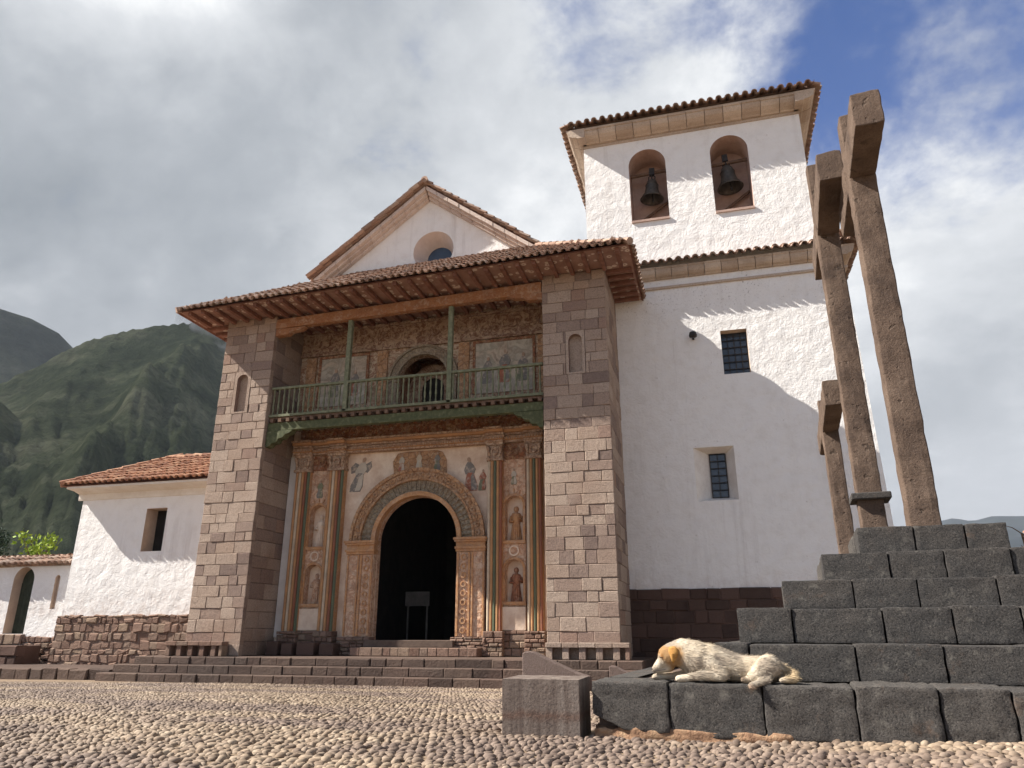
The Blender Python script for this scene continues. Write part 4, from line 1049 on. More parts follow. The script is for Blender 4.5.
# belfry
UY = 19.40; AR = [arch_loop(-0.96, 0.56, 12.45, 14.40, 18), arch_loop(1.47, 0.545, 12.40, 14.44, 18)]
w = MB(); sheet(w, rect_loop(-2.90, 3.56, 10.705, 15.50), AR, UY)
for a_ in AR: reveal(w, a_, UY, 20.32, 1)
w.box(-2.3, 3.0, 20.32, 20.36, 12.0, 15.3, 1)
w.add([(-2.90, UY, 10.705), (3.56, UY, 10.705), (3.56, 25.9, 10.705), (-2.90, 25.9, 10.705), (-2.90, UY, 15.5), (3.56, UY, 15.5), (3.56, 25.9, 15.5), (-2.90, 25.9, 15.5)], [(1, 2, 6, 5), (0, 4, 7, 3), (3, 7, 6, 2), (4, 5, 6, 7)])
w.build('belfry_wall', [M['plaster'], M['belfry']], tower)
for cx, hw, z0 in ((-0.96, 0.56, 12.45), (1.47, 0.545, 12.40)):
    w = MB(); w.box(cx - hw, cx + hw, UY - 0.05, 20.31, z0 - 0.05, z0 + 0.02); w.build('belfry_sill', M['belfry'], tower)
    w = MB(); w.tube([(cx - hw, 19.9, z0 + 1.92), (cx + hw, 19.9, z0 + 1.98)], 0.055, 8); w.build('bell_beam', M['brownwood'], tower)
    w = MB(); w.tube([(cx - hw * .95, 20.15, z0 + 0.25), (cx + hw, 20.2, z0 + 1.05)], 0.05, 8); w.build('diagonal_brace', M['brownwood'], tower)
w = MB(); cornice_run(w, (-2.90, UY - 0.004), (3.56, UY - 0.004), (0, -1), 15.42, 15.76, 0.46, 0.56); cornice_run(w, (3.562, UY - 0.5), (3.562, 25.9), (1, 0), 15.42, 15.76, 0.46, 0.56); cornice_run(w, (-2.902, 25.9), (-2.902, UY - 0.5), (-1, 0), 15.42, 15.76, 0.46, 0.56)
w.box(-2.93, 3.59, UY - 0.035, UY - 0.003, 15.33, 15.415)
w.box(-3.34, 4.0, UY - 0.44, 26.3, 15.762, 15.80)
w.build('upper_cornice', M['cornice'], tower)
tl = MB(); th = R(24); ct = math.cos(th); ex0, ex1, ey0, ey1 = -3.50, 4.16, UY - 0.60, 26.5; zt = 15.82
def hip(Wd): return lambda u, s: u > s * ct - 0.05 and (Wd - u) > s * ct - 0.05
for O_, U_, S_, Wd_ in (((ex0, ey0, zt), (1, 0, 0), (0, ct, math.sin(th)), ex1 - ex0), ((ex1, ey0, zt), (0, 1, 0), (-ct, 0, math.sin(th)), ey1 - ey0), ((ex0, ey1, zt), (0, -1, 0), (ct, 0, math.sin(th)), ey1 - ey0)):
    U_ = Vector(U_); S_ = Vector(S_); tile_field(tl, O_, U_, S_, U_.cross(S_), hip(Wd_), Wd_, 2.2, 0.25, 0.42, 0.092)
ap = Vector(((ex0 + ex1) / 2, (ey0 + ey1) / 2, zt + 3.85 * math.tan(th))); E4 = [Vector((ex0 + .1, ey0 + .1, zt)), Vector((ex1 - .1, ey0 + .1, zt)), Vector((ex1 - .1, ey1, zt)), Vector((ex0 + .1, ey1, zt))]
tl.add(E4 + [ap], [(0, 1, 4), (1, 2, 4), (2, 3, 4), (3, 0, 4)]); tl.build('tower_roof', M['tile'], tower, recalc=False)

# bells and the lamp on the tower wall
def bell(loc, r, h, label, tilt):
    t = thing('bell', loc, label, 'bell', 'bronze bells in the belfry'); t.rotation_euler = (0, R(tilt), 0)
    m = MB(); m.lathe([(0.0, h), (r * 0.30, h * 0.99), (r * 0.44, h * 0.90), (r * 0.52, h * 0.70), (r * 0.58, h * 0.45), (r * 0.70, h * 0.22), (r * 0.90, h * 0.06), (r, 0.0), (r * 0.96, -0.01), (r * 0.86, 0.03), (r * 0.62, h * 0.25), (r * 0.5, h * 0.6), (r * 0.4, h * 0.85), (0, h * 0.9)], (0, 0, 0), 28)
    for z, q in ((h * 0.16, 0.785), (h * 0.72, 0.53)): m.lathe([(r * q, z - 0.012), (r * q + 0.014, z), (r * q, z + 0.012)], (0, 0, 0), 28)
    o = m.build('bell_body', M['bell']); o.parent = t
    m = MB(); m.tube([(0, 0, h * 0.85), (0.02, 0, 0.1), (0.03, 0, -0.05)], [0.015, 0.02, 0.03], 8); m.tube([(0.03, 0, -0.02), (0.03, 0, -0.09)], [0.05, 0.03], 8); o = m.build('clapper', M['iron']); o.parent = t
    m = MB()
    for s in (-1, 1): m.tube([(s * 0.09, 0, h), (s * 0.1, 0, h + 0.12), (s * 0.03, 0, h + 0.2)], 0.02, 6)
    m.tube([(0, -0.09, h), (0, 0, h + 0.2), (0, 0.09, h)], 0.02, 6); m.box(-0.08, 0.08, -0.06, 0.06, h + 0.18, h + 0.42)
    o = m.build('bell_crown', M['iron']); o.parent = t
    return t
bell((-0.90, 19.88, 13.45), 0.36, 0.68, 'smaller bronze bell hanging in the left belfry arch', 3)
bell((1.44, 19.88, 13.45), 0.39, 0.76, 'larger bronze bell hanging in the right belfry arch', -4)
lp_ = MB(); lp_.box(-0.06, 0.0, TW - 0.06, TW - 0.001, 8.42, 8.54); lp_.tube([(-0.03, TW - 0.05, 8.48), (-0.03, TW - 0.18, 8.50)], 0.018, 6); lp_.lathe([(0.0, 0.10), (0.09, 0.08), (0.11, 0.0), (0.10, -0.05), (0.0, -0.07)], (-0.03, TW - 0.24, 8.47), 14)
lo = lp_.build('wall_lamp', M['iron']); tag(lo, 'small dark round lamp fixed to the shaded white tower wall', 'lamp')

# statues in the portal niches
def statue(cx, z, h, mat, label):
    m = MB(); q = h
    m.lathe([(0.17 * q, 0), (0.175 * q, 0.03 * q), (0.15 * q, 0.2 * q), (0.115 * q, 0.48 * q), (0.13 * q, 0.62 * q), (0.15 * q, 0.72 * q), (0.12 * q, 0.79 * q), (0.05 * q, 0.82 * q), (0.045 * q, 0.84 * q), (0.075 * q, 0.88 * q), (0.08 * q, 0.93 * q), (0.05 * q, 0.985 * q), (0, q)], (0, 0, 0), 14)
    m.tube([(-0.14 * q, 0, 0.70 * q), (-0.17 * q, -0.06 * q, 0.56 * q), (-0.04 * q, -0.15 * q, 0.55 * q)], [0.05 * q, 0.042 * q, 0.03 * q], 8)
    m.tube([(0.14 * q, 0, 0.70 * q), (0.18 * q, -0.05 * q, 0.57 * q), (0.10 * q, -0.15 * q, 0.66 * q)], [0.05 * q, 0.042 * q, 0.03 * q], 8)
    for k in range(7):
        t = R(200 + k * 23); m.tube([(0.115 * q * math.cos(t), 0.115 * q * math.sin(t), 0.47 * q), (0.16 * q * math.cos(t), 0.16 * q * math.sin(t), 0.02 * q)], [0.012 * q, 0.022 * q], 6)
    o = m.build('statue', mat); o.location = (cx, 18.66, z); return tag(o, label, 'statue', 'robed figures in the portal niches')
statue(-10.68, 3.0, 0.92, M['cream'], 'pale robed statue in the upper niche left of the church door')
statue(-10.68, 1.48, 0.82, M['pinkpanel'], 'worn robed statue in the lower niche left of the church door')
statue(-4.95, 3.0, 0.92, M['orange'], 'tan robed statue in the upper niche right of the church door')
statue(-4.95, 1.48, 0.86, M['terracotta'], 'dark red robed statue in the lower niche right of the church door')
# gloomy interior: a board with papers
t = MB(); t.box(-8.80, -8.05, 20.5, 20.53, 1.47, 1.87)
for x in (-8.74, -8.15): t.box(x, x + 0.05, 20.53, 20.57, 0.2, 1.86)
for k in range(4): t.box(-8.74 + k * 0.165, -8.74 + k * 0.165 + 0.14, 20.488, 20.499, 1.53, 1.81)
tag(t.build('notice_board', mat_noise('grey_board', [(0.3, (0.06, 0.055, 0.05)), (0.7, (0.12, 0.11, 0.10))], 3)), 'dim grey notice board standing in the dark nave behind the church door', 'notice board')

# ------------------------------------------------------------------ steps in front of the church
steps = thing('stone_steps', (-8.5, 16.2, -0.37), 'three wide dark stone steps leading up to the church porch', 'steps')
rs = random.Random(3)
for k, (y, z0, z1, x0, x1) in enumerate(((15.90, -0.50, -0.19, -15.0, -1.4), (16.20, -0.21, 0.0, -14.8, -1.5), (16.50, -0.02, 0.18, -14.45, -1.62))):
    m = MB(); L_ = x1 - x0
    masonry(m, (x0, y, z0), (1, 0, 0), (0, 0, 1), (0, -1, 0), L_, z1 - z0, (z1 - z0, z1 - z0), (0.28, 0.85), 0.014, 0.018, 0.33, 0.016, rng=rs)
    masonry(m, (x1, y + 0.3, z0), (0, 1, 0), (0, 0, 1), (1, 0, 0), 19.2 - y - 0.3, z1 - z0, (z1 - z0, z1 - z0), (0.35, 0.9), 0.014, 0.018, 0.33, 0.012, rng=rs)
    m.box(x0 + 0.02, x1 - 0.3, y + 0.05, y + 0.36 if k < 2 else 19.2, z0, z1 - 0.03)
    m.build('step', M['step'], steps)
m = MB(); m.box(-14.4, -1.95, 16.82, 19.0, 0.12, 0.176); m.build('landing', M['step'], steps)
m = MB(); masonry(m, (-27, 16.2, -0.5), (1, 0, 0), (0, 0, 1), (0, -1, 0), 12.15, 0.38, (0.38, 0.38), (0.3, 0.7), 0.02, 0.03, 0.3, 0.03, rng=rs, jit=0.02); m.box(-27, -14.9, 16.45, 19.6, -0.5, -0.16)
tag(m.build('kerb', M['step']), 'low kerb of dark stones left of the church steps', 'kerb')
for lbl, pts, y0, y1 in (('larger sloping stone cheek wall right of the church steps', [(-4.0, -0.5), (-2.62, -0.5), (-2.62, -0.10), (-2.9, -0.02), (-3.62, 0.29), (-3.76, 0.36), (-3.92, 0.375), (-4.0, 0.34)], 15.52, 15.88),
                         ('smaller sloping stone cheek wall below the right porch pier', [(-2.22, -0.5), (-1.30, -0.5), (-1.30, -0.27), (-1.55, -0.17), (-2.1, 0.10), (-2.2, 0.11), (-2.22, 0.09)], 15.60, 15.88)):
    m = MB(); m.prism(pts, 'y', y0, y1); tag(m.build('cheek_wall', M['cheek'], None, 0.02), lbl, 'cheek wall')

# ------------------------------------------------------------------ white annex
annex = thing('annex_building', (-16.5, 19, -0.2), 'low white annex with red tiled roof and rough stone base', 'building')
w = MB(); WN = rect_loop(-17.03, -16.27, 3.10, 4.42)
sheet(w, rect_loop(-19.56, -13.3, 1.2, 5.1), [WN], 19.0); reveal(w, WN, 19.0, 19.55, 1)
w.add([(-19.56, 19, 1.2), (-19.56, 19, 5.1), (-19.56, 23.6, 5.1), (-19.56, 23.6, 1.2), (-13.3, 19, 1.2), (-13.3, 19, 5.1), (-13.3, 23.6, 5.1), (-13.3, 23.6, 1.2)], [(0, 1, 2, 3), (4, 7, 6, 5), (3, 2, 6, 7)])
w.build('annex_wall', [M['plaster'], M['tanreveal']], annex)
w = MB(); w.box(-17.05, -16.2, 19.5, 19.56, 3.05, 4.45); wo = w.build('window', M['dark'], annex)
w = MB(); w.box(-16.66, -16.62, 19.46, 19.5, 3.1, 4.42); w.box(-16.30, -16.271, 19.44, 19.5, 3.1, 4.42); w.box(-16.66, -16.3, 19.462, 19.498, 3.74, 3.78); w.build('window_frame', M['brownwood'], wo)
w = MB(); masonry(w, (-19.64, 18.90, -0.5), (1, 0, 0), (0, 0, 1), (0, -1, 0), 6.3, 1.74, (0.13, 0.27), (0.13, 0.40), 0.004, 0.028, 0.15, 0.026, rng=rs, jit=0.034)
w.box(-19.62, -13.3, 18.93, 19.002, -0.5, 1.21); w.box(-19.62, -13.3, 19.01, 23.6, -0.5, 1.19); w.build('rubble_base', M['rubble'], annex)
w = MB(); w.prism([(18.998, 4.78), (18.96, 4.78), (18.95, 4.84), (18.95, 4.98), (18.70, 5.05), (18.42, 5.07), (18.42, 5.135), (18.998, 5.135)], 'x', -19.72, -13.45); w.build('eave_cornice', mat_plaster_smooth('cream_cornice', (0.78, 0.73, 0.66), (0.66, 0.59, 0.51)), annex)
tl = MB(); th = R(29); ct, st = math.cos(th), math.sin(th); S_ = Vector((0, ct, st)); AE = Vector((-19.95, 18.36, 5.15))
tile_field(tl, AE, Vector((1, 0, 0)), S_, Vector((0, -st, ct)), lambda u, s: u > s * ct * 0.98, 6.75, 2.15 / ct, 0.22, 0.36, 0.09)
S2 = Vector((ct, 0, st)); U2 = Vector((0, -1, 0)); tile_field(tl, AE + Vector((0, 4.3, 0)), U2, S2, U2.cross(S2), lambda u, s: (4.3 - u) > s * ct and u > s * ct, 4.3, 2.15 / ct, 0.22, 0.36, 0.09)
for k in range(8):
    f0 = 0.34 * k; tl.tube([AE + Vector((ct * f0, ct * f0, st * f0 + .07)), AE + Vector((ct * (f0 + .42), ct * (f0 + .42), st * (f0 + .42) + .06))], [0.11, 0.09], 8, 0, False)
for k in range(14):
    x = AE.x + 2.15 + 0.34 * k; tl.tube([(x, 20.51, 6.42 + random.uniform(-.015, .015)), (x + .42, 20.51, 6.40)], [0.11, 0.09], 8, 0, False)
ao = tl.build('annex_roof', M['tileorange'], annex, recalc=False)
d = MB(); d.add([AE, AE + Vector((6.75, 0, 0)), AE + Vector((6.75, 2.15, 2.15 * st / ct)), AE + Vector((2.15, 2.15, 2.15 * st / ct)), AE + Vector((0, 4.3, 0)), AE + Vector((6.75, 4.3, 0))], [(0, 1, 2, 3), (0, 3, 4), (3, 2, 5, 4)]); d.build('roof_deck', M['wood'], ao)

# ------------------------------------------------------------------ boundary wall with arched door
bw = thing('boundary_wall', (-24, 19.5, -0.3), 'low white boundary wall with tile coping and arched green door', 'wall')
w = MB(); DH = arch_loop(-21.87, 0.42, 0.70, 2.36, 16); NH = arch_loop(-20.5, 0.10, 1.45, 2.40, 8)
sheet(w, rect_loop(-34, -19.4, 0.3, 2.78), [DH, NH], 19.5); reveal(w, DH, 19.5, 19.86, 1); reveal(w, NH, 19.5, 19.62, 1); w.box(-20.62, -20.38, 19.62, 19.64, 1.4, 2.55, 1)
w.box(-34, -22.4, 19.51, 20.0, -0.4, 2.775); w.box(-21.4, -20.7, 19.51, 20.0, -0.4, 2.775); w.box(-20.3, -19.4, 19.51, 20.0, -0.4, 2.775); w.box(-22.4, -20.3, 19.9, 20.0, -0.4, 2.775); w.box(-22.4, -19.4, 19.51, 20.0, 2.79, 2.8)
w.build('wall_face', [M['plaster'], M['tanreveal']], bw, recalc=False)
w = MB(); sheet(w, arch_loop(-21.87, 0.43, 0.70, 2.36, 16), [], 19.85)
for k in range(5): w.box(-22.27 + k * 0.165, -22.27 + k * 0.165 + 0.155, 19.82, 19.848, 0.72, 2.3)
w.build('door', mat_noise('dark_green_door', [(0.3, (0.03, 0.04, 0.03)), (0.7, (0.06, 0.07, 0.05))], 5), bw)
w = MB()
for x0, L_ in ((-34, 11.6), (-21.35, 1.9)): masonry(w, (x0, 19.42, -0.5), (1, 0, 0), (0, 0, 1), (0, -1, 0), L_, 1.20 if x0 < -30 else 1.12, (0.14, 0.26), (0.15, 0.42), 0.010, 0.030, 0.12, 0.022, rng=rs, jit=0.022)
masonry(w, (-22.4, 19.35, -0.5), (1, 0, 0), (0, 0, 1), (0, -1, 0), 1.05, 1.2, (0.2, 0.26), (0.3, 0.5), 0.02, 0.03, 0.5, 0.02, rng=rs)
w.build('rubble_base', M['rubble'], bw)
tl = MB(); th = R(26)
for sgn in (1, -1):
    S_ = Vector((0, sgn * math.cos(th), math.sin(th))); U_ = Vector((sgn, 0, 0)); tile_field(tl, (-34 if sgn > 0 else -19.4, 19.75 - sgn * 0.52, 2.80), U_, S_, U_.cross(S_), lambda u, s: True, 14.5, 0.5, 0.23, 0.38, 0.095)
for k in range(42): tl.tube([(-34 + k * 0.345, 19.75, 3.10), (-33.58 + k * 0.345, 19.75, 3.08)], [0.10, 0.08], 8, 0, False)
tl.build('tile_coping', M['tile'], bw, recalc=False)
m = MB(); masonry(m, (-22.9, 18.45, -0.2), (1, 0, 0), (0, 0, 1), (0, -1, 0), 2.5, 0.58, (0.25, 0.33), (0.5, 0.9), 0.02, 0.03, 0.3, 0.03, rng=rs); m.box(-22.88, -20.42, 18.55, 19.3, -0.2, 0.36)
tag(m.build('stone_plinth_block', M['darkrubble']), 'low dark masonry block in front of the arched green door', 'plinth')

# ------------------------------------------------------------------ stepped pedestal of volcanic stone, with the crosses
ped = thing('stepped_pedestal', tuple(Q(2.8, 1.8, 0)), 'tall stepped pedestal of grey volcanic blocks under the biggest cross', 'pedestal')
CR = [(0.0, 0.0, 0.403, [0.03, 0.62, 1.29, 1.89, 2.40, 2.82, 3.35, 4.0, 4.75, 5.6]),
      (0.42, 0.395, 0.67, [0.93, 1.2, 1.96, 2.54, 3.06, 3.75, 4.35, 4.95]),
      (0.84, 0.662, 0.94, [1.10, 1.54, 2.22, 2.71, 3.17, 3.85, 4.55]),
      (1.26, 0.932, 1.192, [1.48, 2.06, 2.56, 3.14, 3.7, 4.2]),
      (1.68, 1.185, 1.457, [1.85, 2.42, 2.87, 3.38, 3.87]),
      (2.10, 1.45, 1.728, [2.22, 2.72, 3.15, 3.5])]
sd = 1
rp = random.Random(9)
for ci, (v, z0, z1, js) in enumerate(CR):
    for i in range(len(js) - 1):
        sd += 1; a, b = js[i] + 0.005, js[i + 1] - 0.005; dz = rp.uniform(-0.012, 0.006); dv = rp.uniform(-0.015, 0.012)
        big = ci == 0 and i < 6
        cut = None; zz0 = z0 - 0.03 if ci == 0 else z0 + 0.004
        if ci == 0 and i == 0:
            zz0 = 0.05
            def cut(w): return Vector((w.x, w.y, w.z + max(0, (0.30 - w.x)) * 0.45 * max(0, (0.33 - w.z) / 0.3)))
        elif ci == 0: zz0 = 0.01 + 0.008 * i
        m = rough_block(a, b, v + dv, v + 0.44, zz0, z1 + dz, sd, 0.009 if big else 0.005, 17 if big else 13, 0.016 if big else 0.009, 12.0, cut)
        o = m.build('stone_block', M['basalt'], ped, 0, lambda x, y, z: Q(x, y, z), True, 38)
    m = MB()
    u0, u1, vb = js[0], js[-1], 3.5
    m.box(u0 + 0.03, u1 - 0.03, v + 0.12, vb - 0.03, z0 - (0.3 if ci == 0 else 0), z1 - 0.03)
    m.build('core_fill', M['basalt'] if ci else M['mortar'], ped, 0, lambda x, y, z: Q(x, y, z))
    for U_, O_, N_ in ((PV, Q(u0, v + 0.46 + 0.1, z0), -PU), (PV, Q(u1, v + 0.46, z0), PU)):
        m = MB(); masonry(m, O_, U_, Vector((0, 0, 1)), N_, vb - v - 0.5, z1 - z0, (z1 - z0, z1 - z0), (0.4, 0.8), 0.014, 0.02, 0.25, 0.01, rng=rp)
        m.build('side_blocks', M['basalt'], ped)
m = rough_block(0.02, 1.5, 0.0, 0.4, -0.12, 0.085, 91, 0.03, 20, 0.03, 9); m.build('mortar_bed', mat_noise('reddish_mortar', [(0.3, (0.17, 0.095, 0.06)), (0.5, (0.30, 0.18, 0.11)), (0.7, (0.42, 0.29, 0.18))], 9, 0.95, 0.9, 0.03), ped, 0, lambda x, y, z: Q(x, y, z))


sb = rough_block(-0.305, 0.305, -0.27, 0.27, -0.05, 0.405, 77, 0.002, 12, 0.005, 8)
ca, sa = math.cos(R(-5.4 + 6)), math.sin(R(-5.4 + 6))
def SB(x, y, z): c = Q(-0.375, 0.17, 0); return Vector((c.x + x * ca - y * sa, c.y + x * sa + y * ca, z))
tag(sb.build('stone_block', M['sawn'], None, 0, SB, True, 38), 'smooth pale squared stone with rusty vertical streaks at the pedestal corner', 'stone block')


def cross(u0, u1, v0, v1, zb, zt, a0, a1, va, vb_, label, seed, collar=None, par=0.0):
    t = thing('stone_cross', tuple(Q((u0 + u1) / 2, (v0 + v1) / 2, zb)), label, 'cross', 'stone crosses beside the church')
    xf = lambda x, y, z: Q(x + par * (z - zb), y, z)
    def seg(u0, u1, v0, v1, z0, z1, s, axis):
        bm = bmesh.new(); bmesh.ops.create_cube(bm, size=2)
        L_ = z1 - z0 if axis == 2 else v1 - v0; n = int(L_ / 0.12)
        ed = [e for e in bm.edges if abs((e.verts[0].co - e.verts[1].co)[axis]) > 1]
        bmesh.ops.subdivide_edges(bm, edges=ed, cuts=n, use_grid_fill=True)
        ed = [e for e in bm.edges if abs((e.verts[0].co - e.verts[1].co)[axis]) < 1e-4]
        bmesh.ops.subdivide_edges(bm, edges=ed, cuts=3, use_grid_fill=True)
        h = Vector(((u1 - u0) / 2, (v1 - v0) / 2, (z1 - z0) / 2)); c = Vector(((u0 + u1) / 2, (v0 + v1) / 2, (z0 + z1) / 2))
        for v in bm.verts:
            k = sum(1 for i in range(3) if i != axis and abs(v.co[i]) > 0.99)
            p = Vector((v.co.x * h.x, v.co.y * h.y, v.co.z * h.z)) + c
            q = p - c; q[axis] = 0
            amt = mnoise.fractal(p * 6 + Vector((seed, s, 0)), 0.8, 2, 5) * 0.012 - (0.012 if k > 1 else 0)
            if q.length > 0: p += q.normalized() * amt
            v.co = p
        m = MB(); bm.verts.index_update(); m.add([v.co.copy() for v in bm.verts], [tuple(v.index for v in f.verts) for f in bm.faces], 0, False); bm.free(); return m
    seg(u0, u1, v0, v1, zb, zt, 1, 2).build('shaft', M['cross'], t, 0.012, xf)
    e = 0.0
    seg(u0 - e, u1 + e, va, v0 - 0.003, a0, a1, 2, 1).build('arm', M['cross'], t, 0.012, xf)
    seg(u0 - e, u1 + e, v1 + 0.003, vb_, a0, a1, 3, 1).build('arm', M['cross'], t, 0.012, xf)
    if collar:
        m = MB(); m.box(collar[0], collar[1], v0 - 0.09, v1 + 0.09, collar[2], collar[3]); m.build('collar', M['basalt'], t, 0.015, xf)
    return t


cross(2.79, 3.10, 2.75, 3.07, 1.715, 6.98, 6.03, 6.47, 1.70, 4.25, 'tallest brown stone cross standing on the stepped pedestal at right', 1, par=0.0)
cross(2.52, 2.84, 4.90, 5.22, 1.70, 7.75, 6.46, 6.89, 3.35, 6.45, 'middle brown stone cross with a dark collar near its foot', 2, (2.44, 2.93, 2.43, 2.52))
cross(2.33, 2.60, 7.20, 7.48, 1.60, 4.55, 3.97, 4.37, 5.55, 9.0, 'shortest brown stone cross half hidden behind the middle cross', 3)
for (u, v, s, lab) in ((2.68, 5.06, 1, 'stepped stone base under the middle cross, hidden behind the big pedestal'), (2.56, 7.34, 0, 'stepped stone base under the shortest cross')):
    p = thing('cross_base', tuple(Q(u, v, -0.15)), lab, 'pedestal')
    top = 1.71 if s else 1.61
    for k, (h, z0, z1) in enumerate(((0.80, -0.3, 0.6), (0.62, 0.602, 1.15), (0.44, 1.152, top))):
        m = MB(); m.box(u - h, u + h, v - h, v + h, z0, z1); m.build('base_tier', M['basalt'], p, 0.02, lambda x, y, z: Q(x, y, z))


# ------------------------------------------------------------------ dog asleep on the lowest course
def make_dog():
    S = 1 / 700.0; U0, Z0 = 0.485, 0.404
    def D(zx, zy, y): return Vector(((zx - 168) * S + U0, y, (300 - zy) * S + Z0))
    bm = bmesh.new()
    def cap(a, b, ra, rb, sx=1.0, n=7):
        a = Vector(a); b = Vector(b)
        for i in range(n + 1):
            t = i / n; c = a.lerp(b, t); r = ra + (rb - ra) * t
            bmesh.ops.create_icosphere(bm, subdivisions=2, radius=1, matrix=Matrix.Translation(c) @ Matrix.Diagonal((r * sx, r * 0.95, r, 1)))
    yb = 0.215
    cap(D(410, 205, yb), D(480, 208, yb), 0.138, 0.135)              # ribcage
    cap(D(480, 208, yb), D(570, 230, yb), 0.133, 0.112)
    cap(D(570, 230, yb), D(650, 240, yb), 0.110, 0.096)              # loin
    cap(D(650, 240, yb), D(760, 242, yb), 0.097, 0.098)
    cap(D(760, 242, yb), D(830, 255, yb), 0.096, 0.066)              # rump
    cap(D(415, 195, yb - .01), D(330, 165, yb - .02), 0.135, 0.112)  # neck
    cap(D(330, 165, yb - .02), D(280, 170, yb - .035), 0.110, 0.090)
    cap(D(285, 172, yb - .04), D(258, 178, yb - .045), 0.092, 0.083)   # skull
    cap(D(250, 192, yb - .05), D(190, 240, yb - .06), 0.060, 0.029)    # muzzle
    cap(D(190, 240, yb - .06), D(178, 248, yb - .06), 0.028, 0.022)
    cap(D(262, 236, yb - .05), D(196, 258, yb - .06), 0.036, 0.018)    # jaw
    cap(D(468, 205, 0.165), D(532, 262, 0.11), 0.085, 0.054)         # near shoulder and upper arm
    cap(D(538, 272, 0.095), D(430, 272, 0.075), 0.046, 0.036)        # near forearm
    cap(D(430, 272, 0.075), D(345, 286, 0.065), 0.036, 0.027)
    cap(D(345, 286, 0.065), D(315, 289, 0.062), 0.030, 0.026)
    for k in range(4): cap(D(322, 290, 0.045 + k * .014), D(304 + abs(k - 1.5) * 4, 293, 0.043 + k * .0145), 0.0125, 0.0105, n=3)
    cap(D(400, 262, 0.29), D(300, 280, 0.26), 0.050, 0.034)          # far forearm
    cap(D(300, 280, 0.26), D(200, 284, 0.20), 0.033, 0.026)
    cap(D(200, 284, 0.20), D(178, 287, 0.185), 0.028, 0.025)
    for k in range(4): cap(D(180, 289, 0.165 + k * .013), D(163 + abs(k - 1.5) * 4, 291, 0.163 + k * .0135), 0.012, 0.010, n=3)
    cap(D(770, 228, 0.13), D(715, 262, 0.085), 0.094, 0.060)         # near thigh
    cap(D(715, 262, 0.085), D(690, 272, 0.07), 0.060, 0.044)
    cap(D(690, 276, 0.075), D(760, 288, 0.05), 0.036, 0.030)         # shank back to the hock
    cap(D(760, 288, 0.05), D(715, 298, 0.005), 0.029, 0.024)         # foot forward and over the edge
    cap(D(715, 298, 0.005), D(684, 312, -0.03), 0.024, 0.027)
    for k in range(4): cap(D(690, 314, -0.045 + k * .011), D(674 + abs(k - 1.5) * 4, 322, -0.052 + k * .0115), 0.0125, 0.010, n=3)
    cap(D(700, 285, 0.12), D(650, 290, 0.06), 0.034, 0.027)          # far hind foot tucked under
    for k in range(4): cap(D(652, 290 - (k % 2) * 8, 0.04 + k * .012), D(636, 292 - (k % 2) * 10, 0.036 + k * .0125), 0.013, 0.011, n=3)
    cap(D(825, 245, yb), D(880, 262, 0.16), 0.045, 0.036)            # tail curled round the rump
    cap(D(880, 262, 0.16), D(885, 282, 0.10), 0.036, 0.033); cap(D(885, 282, 0.10), D(828, 286, 0.055), 0.033, 0.020)
    me = bpy.data.meshes.new('tmp'); bm.to_mesh(me); bm.free()
    ob = bpy.data.objects.new('tmp', me); COL.objects.link(ob)
    r = ob.modifiers.new('r', 'REMESH'); r.mode = 'VOXEL'; r.voxel_size = 0.0075
    s = ob.modifiers.new('s', 'SMOOTH'); s.factor = 0.5; s.iterations = 6
    dg = bpy.context.evaluated_depsgraph_get(); me2 = bpy.data.meshes.new_from_object(ob.evaluated_get(dg))
    bpy.data.objects.remove(ob); bpy.data.meshes.remove(me)
    head = D(262, 175, yb - .045); eye = D(226, 182, yb - 0.118); muz = D(195, 238, yb - .06)
    def colour(p):
        n = mnoise.fractal(p * 14, 0.8, 2, 4); n2 = mnoise.fractal(p * 5 + Vector((4, 1, 2)), 0.8, 2, 3)
        c = Vector((0.50, 0.42, 0.315))
        k = max(0, min(1, (n2 + 0.12) * 1.9)); c = c.lerp(Vector((0.27, 0.225, 0.18)), k * 0.8)
        k = max(0, min(1, (n - 0.15) * 2.5)); c = c.lerp(Vector((0.60, 0.53, 0.42)), k * 0.6)
        hd = (p - head); t = 1 - (Vector((hd.x * 0.95, hd.y * 0.5, hd.z)).length - 0.10 + n * 0.02) / 0.03
        t = max(0, min(1, t)) * max(0, min(1, ((p - muz).length - 0.075 + n * .02) / 0.035))
        t *= max(0, min(1, (D(0, 118, 0).z - p.z + n * 0.02) / 0.02 + 0.15))
        c = c.lerp(Vector((0.33, 0.18, 0.065)), t * 0.85)
        e = max(0, min(1, 1 - ((p - eye).length - 0.012) / 0.02)); c = c.lerp(Vector((0.25, 0.11, 0.03)), e * 0.8)
        tl = max(0, min(1, (p.x - D(825, 0, 0).x) / 0.05)); c = c.lerp(Vector((0.50, 0.37, 0.21)), tl * 0.8)
        pad = max(0, min(1, 1 - ((p - D(640, 288, 0.05)).length - 0.02) / 0.02)); c = c.lerp(Vector((0.12, 0.085, 0.06)), pad * 0.9)
        pad = max(0, min(1, 1 - ((p - D(682, 322, -0.04)).length - 0.018) / 0.018)); c = c.lerp(Vector((0.20, 0.13, 0.09)), pad * 0.85)
        return c
    def paint(me, cols):
        a = me.color_attributes.new('coat', 'FLOAT_COLOR', 'POINT'); buf = np.ones((len(me.vertices), 4), np.float32); buf[:, :3] = cols; a.data.foreach_set('color', buf.ravel())
    t = NT('dog_coat', 0.85, 0.15); at = t.new('ShaderNodeAttribute'); at.attribute_name = 'coat'; t.color(at.outputs['Color']); t.bump(t.noise(120, 4, 0.7, t.mapping((1, 1, 1))), 0.5, 0.006)
